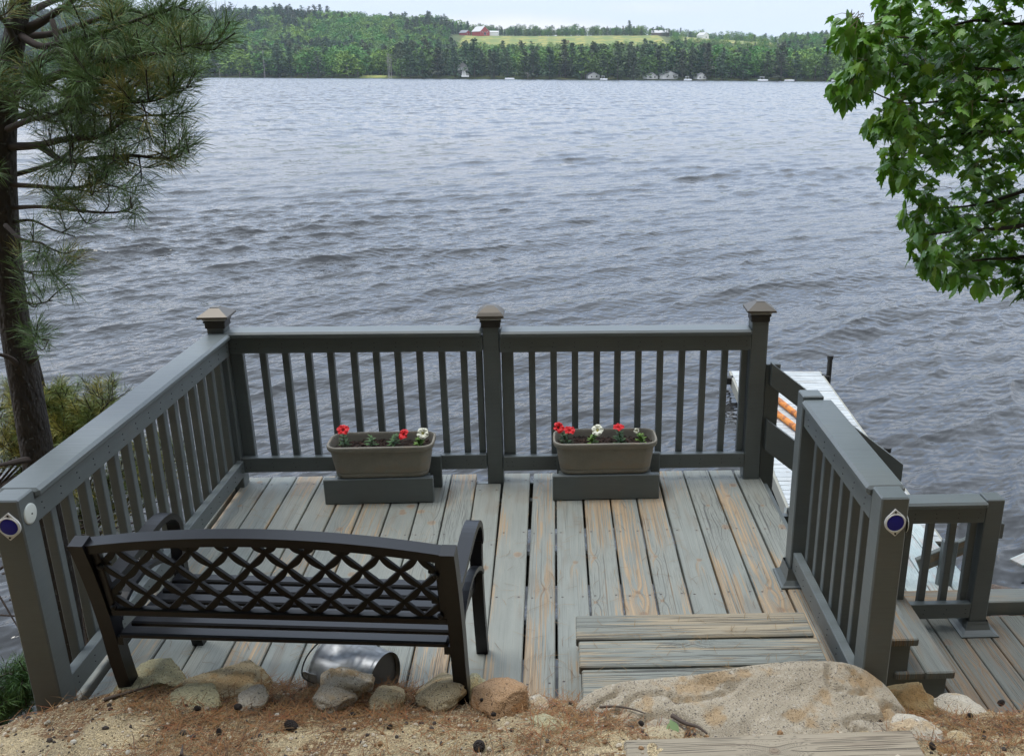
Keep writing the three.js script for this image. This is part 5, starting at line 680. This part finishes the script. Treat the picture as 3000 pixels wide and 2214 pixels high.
{
  const coneMat = std({ color: col(0.028, 0.020, 0.016), roughness: 0.8 }), R = rng(70), scales = []; for (let k = 0; k < 90; k++) { const f = k / 90, a = k * 2.4, r = 0.55 * Math.sqrt(Math.max(0.02, Math.sin(Math.PI * (0.12 + 0.84 * f)))), s = 0.34 * (1 - 0.5 * f); scales.push(tf(cbox(s, s * 0.35, s, s * 0.12), Math.cos(a) * r, f * 1.5 - 0.75, Math.sin(a) * r, 0.5, -a, 0.25)); }
  const core = tf(new THREE.SphereGeometry(1, 12, 10), 0, 0, 0, 0, 0, 0, V(0.5, 0.78, 0.5)), cone = merge([core, ...scales]);
  for (const [u, v, z, s, label] of [[1403, 2186, -2.28, 0.022, 'black pine cone at the bottom middle'], [851, 2126, -2.42, 0.022, 'black pine cone left of middle on the sand'], [1143, 2136, -2.40, 0.010, 'tiny round cone below the bucket'], [1411, 2050, -2.56, 0.008, 'tiny dark cone on the pink rock'], [1458, 2043, -2.56, 0.008, 'tiny dark cone at the pink rock right side'], [695, 2070, -2.52, 0.013, 'dark cone among the needles behind the flat green stone'], [578, 2075, -2.52, 0.011, 'dark cone just below the flat green stone'], [640, 2142, -2.38, 0.010, 'dark cone low in the needles at left'], [1030, 2092, -2.5, 0.009, 'small dark cone under the bucket mouth'], [1445, 2092, -2.46, 0.009, 'small dark cone under the pink rock'], [2573, 2125, -2.4, 0.017, 'dark cone above the right end of the timber step'], [2732, 2185, -2.24, 0.012, 'dark cone on the ochre stone'], [2935, 2058, -2.6, 0.013, 'dark cone on the mound at far right'], [1878, 2118, -2.4, 0.010, 'dark cone on the boulder left slope'], [1760, 2043, -2.62, 0.009, 'dark cone at the boulder left tip'], [2840, 2098, -2.5, 0.014, 'dark cone below the grey white rock']]) { const p = at(u, v, z), m = mesh('pine_cone', cone, coneMat); m.position.set(p.x, Math.max(p.y, groundH(p.x, z) + s * 0.4), z); m.scale.setScalar(s * 1.25); m.rotation.set(R() * 3, R() * 6, 1.2 + R()); tag(m, label, 'pine cone', 'pine cones on the bank'); }
  const twigM = std({ color: col(0.085, 0.062, 0.048), roughness: 0.9 });
  const twig = (pts, r, label) => { const P = pts.map(([u, v, z, l]) => { const p = at(u, v, z); p.y = Math.max(p.y, groundH(p.x, z)) + (l ?? 0.004); return p; }); const m = mesh('twig', tube(curve(P, 14), Array.from({ length: 15 }, (_, i) => r * (1 - 0.6 * i / 14)), 7), twigM); tag(m, label, 'twig', 'fallen twigs'); };
  twig([[1968, 2098, -2.42], [2010, 2122, -2.38], [2045, 2132, -2.35], [2072, 2152, -2.32]], 0.008, 'dark curved twig lying on the boulder beside the leaf'); twig([[1756, 2074, -2.5], [1800, 2072, -2.5], [1845, 2078, -2.48], [1890, 2092, -2.45]], 0.005, 'thin dark twig at the left of the boulder'); twig([[305, 2052, -2.66], [380, 2030, -2.68], [440, 2012, -2.7]], 0.007, 'pale twig lying below the left rock'); twig([[530, 2215, -2.22], [535, 2185, -2.28]], 0.005, 'short stub of twig at the bottom left');
  const sh = new THREE.Shape(); sh.moveTo(0, -0.028); sh.bezierCurveTo(0.03, -0.03, 0.034, 0.006, 0.012, 0.02); sh.lineTo(0.004, 0.032); sh.lineTo(-0.004, 0.018); sh.bezierCurveTo(-0.034, 0.012, -0.032, -0.026, 0, -0.028); const lg = new THREE.ShapeGeometry(sh, 10), lp = lg.attributes.position; for (let i = 0; i < lp.count; i++) lp.setZ(i, 0.10 * Math.abs(lp.getX(i)) * 2 + 1.5 * lp.getX(i) * lp.getY(i)); lg.computeVertexNormals(); const p = at(1968, 2138, -2.345), lf = mesh('fallen_leaf', lg, phys({ color: col(0.20, 0.29, 0.12), roughness: 0.6, side: THREE.DoubleSide })); lf.position.set(p.x, p.y + 0.01, p.z); lf.rotation.set(-0.9, 0.2, 0.3); lf.scale.setScalar(0.82); tag(lf, 'fallen pale green leaf beside the timber step', 'leaf');
}
console.log('rocks, litter');
// ---------------------------------------------------------------- pines on the left
const barkTex = (() => { const N = 512, h = new Float32Array(N * N), map = tex(N, N, (u, v, o, i, j) => { const w = pfbm(u * 5, v * 9, 5, 9, 4), pl = pvn(u * 16 + 3 * w, v * 9, 16, 9) * 0.5 + pvn(u * 34, v * 26 + 4, 34, 26) * 0.3 + w * 0.4; const k = 0.55 + 0.7 * pl; o[0] = 0.038 * k; o[1] = 0.031 * k; o[2] = 0.026 * k; if (pvn(u * 24 + 9, v * 24, 24, 24) > 0.9) { o[0] += 0.05; o[1] += 0.055; o[2] += 0.05; } h[j * N + i] = pl; }); return { map, bumpMap: tex(N, N, (u, v, o, i, j) => { o[0] = o[1] = o[2] = h[j * N + i] * 0.8; }, false) }; })();
for (const t of [barkTex.map, barkTex.bumpMap]) t.repeat.set(5, 2.4);
const barkMat = std({ ...barkTex, bumpScale: 0.02, roughness: 0.95 }), twigMat = std({ color: col(0.045, 0.034, 0.028), roughness: 0.95 });
function tuft(pos, clr, p, dir, R, n, len, tint, w = 0.0011) {
  const a = V(0.3, 1, 0.2).cross(dir).normalize(), b = dir.clone().cross(a).normalize(); for (let i = 0; i < n; i++) { const f = R(), phi = 0.30 + 0.62 * R() + 0.25 * (1 - f), th = R() * 6.28, s = p.clone().addScaledVector(dir, -0.085 * (1 - f)), d = dir.clone().multiplyScalar(Math.cos(phi)).addScaledVector(a, Math.sin(phi) * Math.cos(th)).addScaledVector(b, Math.sin(phi) * Math.sin(th)), l = len * (0.75 + 0.45 * R()), e = s.clone().addScaledVector(d, l); e.y -= 0.10 * l; const sd = d.clone().cross(V(R() - 0.5, R() - 0.5, R() - 0.5)).normalize().multiplyScalar(w), mid = s.clone().addScaledVector(d, l * 0.55); pos.push(s.x - sd.x * 0.6, s.y - sd.y * 0.6, s.z - sd.z * 0.6, mid.x + sd.x, mid.y + sd.y, mid.z + sd.z, mid.x - sd.x, mid.y - sd.y, mid.z - sd.z, mid.x - sd.x, mid.y - sd.y, mid.z - sd.z, mid.x + sd.x, mid.y + sd.y, mid.z + sd.z, e.x, e.y, e.z); const k = 0.7 + 0.6 * R(); for (let q = 0; q < 6; q++) clr.push(tint[0] * k, tint[1] * k, tint[2] * k); }
}
const needleMat = phys({ vertexColors: true, roughness: 0.55, side: THREE.DoubleSide });
// a bough given by points; twigs and tufts spread from it. out = preferred direction
function bough(tree, pts, r0, o) {
  const R = rng(o.seed), P = curve(pts, 22), L = P.reduce((s, p, i) => i ? s + p.distanceTo(P[i - 1]) : 0, 0), br = mesh('branch', tube(P, P.map((_, i) => lerp(r0, 0.0022, Math.pow(i / 22, 0.8))), 7), o.mat ?? twigMat, tree), pos = [], clr = [], tw = [];
  const n = Math.round(L * o.density); for (let i = 0; i < n; i++) {
    const t = lerp(o.from ?? 0.25, 1, (i + R()) / n), k = Math.min(21, Math.floor(t * 22)), p = P[k].clone().lerp(P[k + 1], t * 22 - k), d0 = P[k + 1].clone().sub(P[k]).normalize(), side = V(R() - 0.5, (R() - 0.5) * (o.flat ?? 0.9) + (o.lift ?? 0.12), (R() - 0.5) * 1.5).normalize(), d = d0.multiplyScalar(0.75).addScaledVector(side, 0.9).normalize(), l = (o.twig ?? 0.26) * (0.35 + 0.9 * R()) * (1.15 - 0.55 * t), q = p.clone().addScaledVector(d, l * 0.55).add(V(0, -0.01, 0)), e = p.clone().addScaledVector(d, l).add(V((R() - 0.5) * 0.04, (R() - 0.3) * 0.07, (R() - 0.5) * 0.04)), C = curve([p, q, e], 5);
    tw.push(plain(tube(C, [0.0032, 0.0029, 0.0026, 0.0024, 0.0022, 0.002], 4, false))); const dd = C[5].clone().sub(C[4]).normalize(), tint = R() < (o.young ?? 0.15) ? (o.tip ?? [0.26, 0.24, 0.05]) : (o.tint ?? [0.105, 0.185, 0.050]); tuft(pos, clr, e, dd, R, o.needles ?? 52, o.len ?? 0.085, tint, o.w); tuft(pos, clr, C[3], dd, R, Math.round((o.needles ?? 52) * 0.55), o.len ?? 0.085, o.tint ?? [0.105, 0.185, 0.050], o.w);
    if (l > 0.13) { const d2 = dd.clone().add(V(R() - 0.5, R() - 0.4, R() - 0.5).multiplyScalar(1.3)).normalize(), e2 = q.clone().addScaledVector(d2, l * 0.6); tw.push(plain(tube([q, e2], [0.0024, 0.0018], 4, false))); tuft(pos, clr, e2, d2, R, Math.round((o.needles ?? 52) * 0.8), o.len ?? 0.085, tint, o.w); }
  }
  if (tw.length) { mesh('twigs', mergeGeometries(tw), twigMat, br).userData.kind = 'stuff'; mesh('needles', rawGeo(pos, null, null, clr), needleMat, br).userData.kind = 'stuff'; }
}
{
  const tree = thing('white_pine', 'tall dark pine beside the left railing with drooping needled branches', 'tree'), path = [[206, 1990, -3.75], [178, 1750, -3.76], [140, 1520, -3.78], [108, 1326, -3.8], [72, 1120, -3.8], [42, 950, -3.8], [20, 760, -3.8], [8, 560, -3.8], [8, 400, -3.8], [22, 230, -3.8], [45, 90, -3.8], [68, -60, -3.82], [90, -300, -3.85], [100, -800, -3.9], [105, -1600, -3.95]].map((q) => at(...q)); path.unshift(V(path[0].x - 0.02, groundH(path[0].x, -3.75) - 0.15, -3.74));
  const C = curve(path, 70); mesh('trunk', tube(C, C.map((_, i) => lerp(0.082, 0.046, Math.pow(clamp(i / 42), 0.9)) * (i > 42 ? lerp(1, 0.4, (i - 42) / 28) : 1)), 22), barkMat, tree);
  const B = (seed, r, px, o = {}) => bough(tree, px.map(([u, v, z]) => at(u > 100 ? 100 + (u - 100) * 0.86 : u, v, z)), r, { seed, density: 30, twig: 0.19, lift: 0.05, flat: 0.7, ...o, ...(o.density > 1 ? { density: o.density * 0.62 } : {}) });
  B(1, 0.022, [[62, 95, -3.82], [125, 62, -3.78], [190, 25, -3.7], [275, -25, -3.6], [400, -80, -3.5]], { density: 26 });
  B(2, 0.017, [[50, 100, -3.8], [120, 135, -3.72], [200, 122, -3.62], [330, 95, -3.5], [500, 42, -3.42], [610, 12, -3.36]], { density: 40 });
  B(3, 0.024, [[24, 290, -3.8], [120, 243, -3.7], [220, 206, -3.6], [340, 178, -3.5], [470, 165, -3.42], [600, 140, -3.36], [665, 128, -3.34]], { density: 44 });
  B(4, 0.016, [[60, 105, -3.84], [150, 100, -3.9], [300, 60, -4.0], [430, 30, -4.1], [560, 70, -4.15], [640, 60, -4.2]], { density: 36 });
  B(5, 0.010, [[160, 60, -3.7], [190, 150, -3.62], [230, 225, -3.55], [330, 275, -3.48], [430, 300, -3.42], [540, 285, -3.38], [585, 240, -3.36]], { density: 34, from: 0.4 });
  B(6, 0.019, [[12, 430, -3.8], [110, 425, -3.72], [220, 405, -3.62], [320, 400, -3.52], [430, 345, -3.45], [560, 335, -3.4]], { density: 42 });
  B(7, 0.014, [[120, 430, -3.72], [200, 470, -3.64], [320, 462, -3.55], [440, 456, -3.48], [560, 462, -3.42], [618, 432, -3.4]], { density: 38, from: 0.2 });
  B(8, 0.012, [[10, 520, -3.82], [150, 480, -3.9], [270, 420, -4.0], [360, 390, -4.06]], { density: 40 });
  B(9, 0.012, [[12, 540, -3.8], [110, 545, -3.72], [220, 552, -3.62], [320, 530, -3.55], [340, 505, -3.52]], { density: 36 });
  B(10, 0.010, [[20, 610, -3.8], [110, 605, -3.72], [210, 612, -3.64], [320, 622, -3.58], [400, 618, -3.52], [438, 598, -3.5]], { density: 20, from: 0.15 });
  B(11, 0.008, [[20, 655, -3.8], [90, 645, -3.75], [160, 672, -3.7], [235, 692, -3.66]], { density: 4, from: 0.6 });
  B(12, 0.012, [[25, 300, -3.85], [-30, 260, -3.7], [-90, 250, -3.5]], { density: 30 }); B(13, 0.012, [[10, 480, -3.8], [-40, 470, -3.7], [-100, 500, -3.6]], { density: 30 }); B(14, 0.014, [[40, 120, -3.75], [10, 60, -3.6], [-60, 10, -3.45], [-100, -60, -3.4]], { density: 34 });
  B(15, 0.010, [[15, 660, -3.74], [60, 700, -3.66], [130, 715, -3.6], [150, 735, -3.58]], { density: 34 }); B(16, 0.007, [[40, 870, -3.76], [95, 890, -3.7], [160, 880, -3.66]], { density: 26, from: 0.4 }); B(17, 0.007, [[40, 960, -3.76], [100, 990, -3.7], [150, 995, -3.66]], { density: 30, from: 0.3 }); B(18, 0.006, [[30, 780, -3.76], [90, 800, -3.7], [120, 810, -3.66]], { density: 30, from: 0.3 });
  B(19, 0.016, [[45, 60, -3.85], [140, 10, -4.0], [260, -20, -4.15], [420, 20, -4.3], [520, 110, -4.4], [560, 190, -4.45]], { density: 42 }); B(20, 0.014, [[20, 220, -3.85], [120, 170, -4.0], [260, 130, -4.15], [400, 200, -4.3], [480, 240, -4.36]], { density: 44 }); B(21, 0.014, [[12, 350, -3.85], [100, 330, -3.95], [220, 300, -4.05], [330, 290, -4.15], [450, 380, -4.2]], { density: 44 });
  B(24, 0.014, [[15, 380, -3.78], [90, 350, -3.66], [180, 330, -3.55], [280, 250, -3.45], [360, 240, -3.4]], { density: 46 }); B(25, 0.014, [[30, 200, -3.8], [80, 210, -3.66], [170, 260, -3.52], [270, 330, -3.44]], { density: 46 });
  B(22, 0.018, [[75, 1065, -3.8], [100, 1052, -3.76], [116, 1042, -3.74]], { density: 0.001 }); B(23, 0.02, [[70, 1090, -3.8], [20, 1045, -3.7], [-60, 1030, -3.6]], { density: 0.001 }); B(26, 0.024, [[115, 1345, -3.8], [60, 1350, -3.7], [0, 1362, -3.6], [-80, 1372, -3.5]], { density: 0.001 });
  // young yellow green pine below, and bare lower branches
  const yp = thing('young_pine', 'low yellow green pine boughs beyond the left railing', 'tree'), Y = (seed, px, o = {}) => bough(yp, px.map((q) => at(...q)), 0.009, { seed, density: 42, tint: [0.14, 0.19, 0.045], tip: [0.30, 0.27, 0.05], young: 0.5, lift: 0.35, twig: 0.2, len: 0.07, needles: 44, ...o });
  mesh('trunk', tube([V(-2.95, -1.9, -5.0), V(-2.9, -1.0, -4.95), V(-2.86, 0.05, -4.9), V(-2.84, 0.8, -4.85)], [0.05, 0.045, 0.03, 0.008], 10), barkMat, yp);
  Y(1, [[-60, 1400, -4.8], [60, 1340, -4.7], [170, 1290, -4.6], [260, 1240, -4.5], [330, 1165, -4.45]]); Y(2, [[-60, 1340, -4.9], [40, 1280, -4.8], [120, 1220, -4.7], [200, 1170, -4.65]], { density: 40 }); Y(3, [[-80, 1460, -4.7], [80, 1400, -4.6], [200, 1320, -4.5], [290, 1260, -4.45]], { density: 36 }); Y(4, [[-60, 1230, -5.0], [20, 1190, -4.9], [80, 1160, -4.85]], { density: 40 }); Y(5, [[-80, 1560, -4.5], [60, 1500, -4.5], [200, 1440, -4.45], [330, 1400, -4.4], [420, 1330, -4.4], [520, 1310, -4.4]], { density: 18 }); Y(6, [[-60, 1700, -4.4], [80, 1620, -4.4], [250, 1540, -4.4], [400, 1500, -4.4], [480, 1420, -4.4]], { density: 16 }); Y(7, [[-60, 1620, -4.3], [120, 1640, -4.3], [260, 1620, -4.3], [360, 1580, -4.3]], { density: 12 }); Y(8, [[-60, 1180, -4.7], [30, 1240, -4.6], [120, 1260, -4.55]], { density: 40 });
  for (let i = 0; i < 9; i++) Y(20 + i, [[-70 + 20 * i, 1480 - 14 * i, -4.9 + 0.04 * i], [20 + 26 * i, 1360 - 8 * i, -4.75], [70 + 28 * i, 1270 - 4 * i + 10 * (i % 3), -4.65], [90 + 30 * i, 1215 + 6 * i - 24 * (i % 2), -4.6]], { density: 38 });
  for (let i = 0; i < 6; i++) Y(40 + i, [[60 + 50 * i, 1760 - 40 * i, -4.6], [130 + 55 * i, 1640 - 36 * i, -4.55], [170 + 60 * i, 1540 - 30 * i, -4.5], [200 + 64 * i, 1470 - 26 * i, -4.45]], { density: 22 });
  const bare = thing('bare_branches', 'tangle of thin bare twigs low behind the left railing', 'branches'), R = rng(66); for (let i = 0; i < 34; i++) { const u = -40 + 420 * R(), v = 1520 + 330 * R(), z = -4.1 - 0.6 * R(), a = at(u, v, z), d = V(0.3 + 0.4 * R(), (R() - 0.55) * 0.5, (R() - 0.5) * 0.5), pts = [a, a.clone().addScaledVector(d, 0.3).add(V(0, 0.03, 0)), a.clone().addScaledVector(d, 0.6).add(V(0, -0.05 + 0.1 * R(), 0)), a.clone().addScaledVector(d, 0.95)]; mesh('branch', tube(curve(pts, 8), [0.006, 0.006, 0.0055, 0.005, 0.0045, 0.004, 0.0032, 0.0025, 0.0015], 5, false), twigMat, bare); }
  const cb = thing('pine_bough', 'bright green pine bough in the bottom left corner', 'branch'); for (let i = 0; i < 5; i++) bough(cb, [at(-160, 2300 - i * 40, -2.9), at(-70, 2180 - i * 40, -2.95), at(10 + i * 12, 2100 - i * 35, -3.0), at(70 + i * 6, 2060 - i * 26, -3.0)], 0.006, { seed: 90 + i, density: 60, from: 0.1, twig: 0.13, tint: [0.055, 0.13, 0.03], tip: [0.09, 0.17, 0.04], young: 0.3, needles: 50, len: 0.06, w: 0.0009 });
}
console.log('pines');
// ---------------------------------------------------------------- maple on the right
{
  const maple = thing('maple_tree', 'leafy green maple reaching in from the right', 'tree'), R = rng(88);
  const outline = [[0, -0.5], [0.10, -0.42], [0.30, -0.44], [0.27, -0.28], [0.52, -0.10], [0.40, -0.04], [0.44, 0.10], [0.26, 0.04], [0.20, 0.10], [0.24, 0.28], [0.14, 0.26], [0, 0.56]].map(([x, y]) => [x, y + 0.5]);
  const leafGeo = (fold, curl, ovate) => { const pos = [], L = ovate ? [[0, 0], [0.2, 0.06], [0.36, 0.3], [0.34, 0.55], [0.18, 0.82], [0, 1.06]] : outline, K = (p, s) => [s * p[0], -curl * p[1] * p[1] - Math.abs(p[0]) * fold + 0.02 * Math.sin(9 * p[0] + 4 * p[1]), p[1]]; const mid = (t) => [0, -curl * t * t, t]; for (const s of [-1, 1]) for (let i = 0; i + 1 < L.length; i++) { const a = K(L[i], s), b = K(L[i + 1], s), m0 = mid(clamp(L[i][1] * 0.8 + 0.05)), m1 = mid(clamp(L[i + 1][1] * 0.8 + 0.05)); if (s > 0) pos.push(...m0, ...b, ...a, ...m0, ...m1, ...b); else pos.push(...m0, ...a, ...b, ...m0, ...b, ...m1); } return rawGeo(pos); };
  const geos = [leafGeo(0.25, 0.25), leafGeo(0.4, 0.35), leafGeo(0.12, 0.15), leafGeo(0.55, 0.5, true), leafGeo(0.35, 0.2), leafGeo(-0.1, 0.3)];
  const lm = [[0.10, 0.245, 0.015], [0.145, 0.32, 0.018], [0.22, 0.40, 0.022], [0.075, 0.185, 0.015]].map(([r, g, b]) => phys({ color: col(r, g, b), roughness: 0.42, transmission: 0.36, thickness: 0, side: THREE.DoubleSide }));
  const poly = [[2610, -40], [2590, 20], [2470, 48], [2452, 92], [2540, 150], [2500, 190], [2452, 250], [2468, 285], [2560, 262], [2600, 300], [2545, 385], [2550, 400], [2640, 345], [2640, 400], [2600, 470], [2625, 550], [2660, 500], [2690, 540], [2690, 600], [2648, 632], [2680, 680], [2672, 742], [2730, 782], [2760, 825], [2800, 832], [2860, 815], [2880, 845], [2960, 848], [3150, 850], [3500, 830], [3900, 640], [3980, -700], [2950, -700], [2720, -320]];
  const inside = (u, v) => { let c = false; for (let i = 0, j = poly.length - 1; i < poly.length; j = i++) { const [xi, yi] = poly[i], [xj, yj] = poly[j]; if ((yi > v) !== (yj > v) && u < (xj - xi) * (v - yi) / (yj - yi) + xi) c = !c; } return c; };
  // limbs come in from a trunk standing right of the frame
  const trunkTop = V(4.3, 4.5, -5.2); mesh('trunk', tube(curve([V(4.2, -1.9, -4.6), V(4.15, 0, -4.7), V(4.25, 2, -5.0), trunkTop, V(4.4, 7, -5.3)], 20), Array.from({ length: 21 }, (_, i) => lerp(0.13, 0.05, i / 20)), 12), barkMat, maple);
  const limbs = [[[3.9, 3.6], [3050, 60, -5.3], [2850, 60, -5.4], [2680, 110, -5.5], [2540, 90, -5.6]], [[3.9, 3.0], [3050, 190, -5.2], [2850, 200, -5.4], [2680, 190, -5.5], [2560, 180, -5.6]], [[4.1, 2.6], [3000, 382, -5.1], [2850, 386, -5.2], [2720, 410, -5.3], [2650, 430, -5.4]], [[4.1, 2.2], [3000, 560, -5.2], [2860, 600, -5.3], [2740, 610, -5.4]], [[4.15, 1.9], [3000, 660, -5.0], [2880, 672, -5.1], [2780, 680, -5.2], [2700, 690, -5.3]], [[4.15, 1.7], [3000, 752, -5.2], [2880, 760, -5.2], [2780, 780, -5.3]], [[4.0, 3.2], [3050, 280, -5.8], [2820, 290, -5.9], [2640, 300, -6.0], [2500, 240, -6.0]]];
  for (const [[tx, ty], ...px] of limbs) { const P = curve([V(tx, ty, -5.0), ...px.map((q) => at(...q))], 18); mesh('branch', tube(P, P.map((_, i) => lerp(0.016, 0.0025, i / 18)), 6), twigMat, maple); }
  const leaves = []; let guard = 0; const stems = [];
  while (leaves.length < 12500 && guard++ < 60000) {
    const spray = guard % 12 === 0, sp = [[2466, 62], [2480, 92], [2500, 70], [2530, 110], [2475, 240], [2470, 268], [2500, 225], [2530, 205], [2560, 375], [2590, 350], [2620, 320], [2625, 480], [2640, 520], [2670, 640], [2690, 690]][Math.floor(guard / 12) % 15], u = spray ? sp[0] + 20 * (R() - 0.5) : 2440 + 1540 * R(), v = spray ? sp[1] + 24 * (R() - 0.5) : -700 + 1560 * R(); if (spray ? guard > 700 : !inside(u, v)) continue; const hole = fbm(u * 0.012 + 3, v * 0.012 + 9, 2); if (hole > 0.64 && R() < 0.75) continue; const edge = !inside(u - 70, v), z = -4.9 - 1.35 * R() * (edge ? 0.7 : 1), c = at(u, v, z), k = 4 + Math.floor(4 * R()), droop = (u < 2640 && v > 200) || edge;
    const e0 = c.clone().add(V(0.05, 0.05, 0)); for (let i = 0; i < k; i++) { const a = R() * 6.28, h = c.clone().add(V(Math.cos(a) * 0.075 * R(), (R() - 0.5) * 0.10, Math.sin(a) * 0.085)), s = 0.062 + 0.036 * R(), tilt = droop && R() < 0.6 ? 0.7 + 0.7 * R() : 0.1 + 0.65 * R(); leaves.push({ p: h, s, tilt, yaw: R() * 6.28, roll: (R() - 0.5) * 0.9, g: droop && R() < 0.45 ? 3 : [0, 1, 2, 4, 5][Math.floor(R() * 5)], m: R() < 0.13 ? 2 : R() < 0.45 ? 1 : R() < 0.7 ? 0 : 3, u, v, z }); if (i < 2) stems.push(plain(tube([e0, e0.clone().lerp(h, 0.6).add(V(0, 0.01, 0)), h], [0.0018, 0.0014, 0.001], 4, false))); }
  }
  const mat4 = (l) => new THREE.Matrix4().compose(l.p, new THREE.Quaternion().setFromEuler(new THREE.Euler(l.tilt, l.yaw, l.roll, 'YXZ')), V(l.s, l.s, l.s));
  leaves.sort((a, b) => (b.u < 3000 && b.v > 0 ? b.s / -b.z : 0) - (a.u < 3000 && a.v > 0 ? a.s / -a.z : 0)); leaves.slice(0, 300).forEach((l) => { const m = mesh('leaf', geos[l.g], lm[l.m], maple); m.position.copy(l.p); m.rotation.set(l.tilt, l.yaw, l.roll, 'YXZ'); m.scale.setScalar(l.s); });
  for (let k = 0; k < 4; k++) { const list = leaves.slice(300).filter((l) => l.m === k).map((l) => geos[l.g].clone().applyMatrix4(mat4(l))); mesh('foliage', mergeGeometries(list), lm[k], maple).userData.kind = 'stuff'; }
  mesh('leaf_stems', mergeGeometries(stems), std({ color: col(0.10, 0.07, 0.03), roughness: 0.8 }), maple).userData.kind = 'stuff';
}
console.log('maple');
renderer.render(scene, camera);
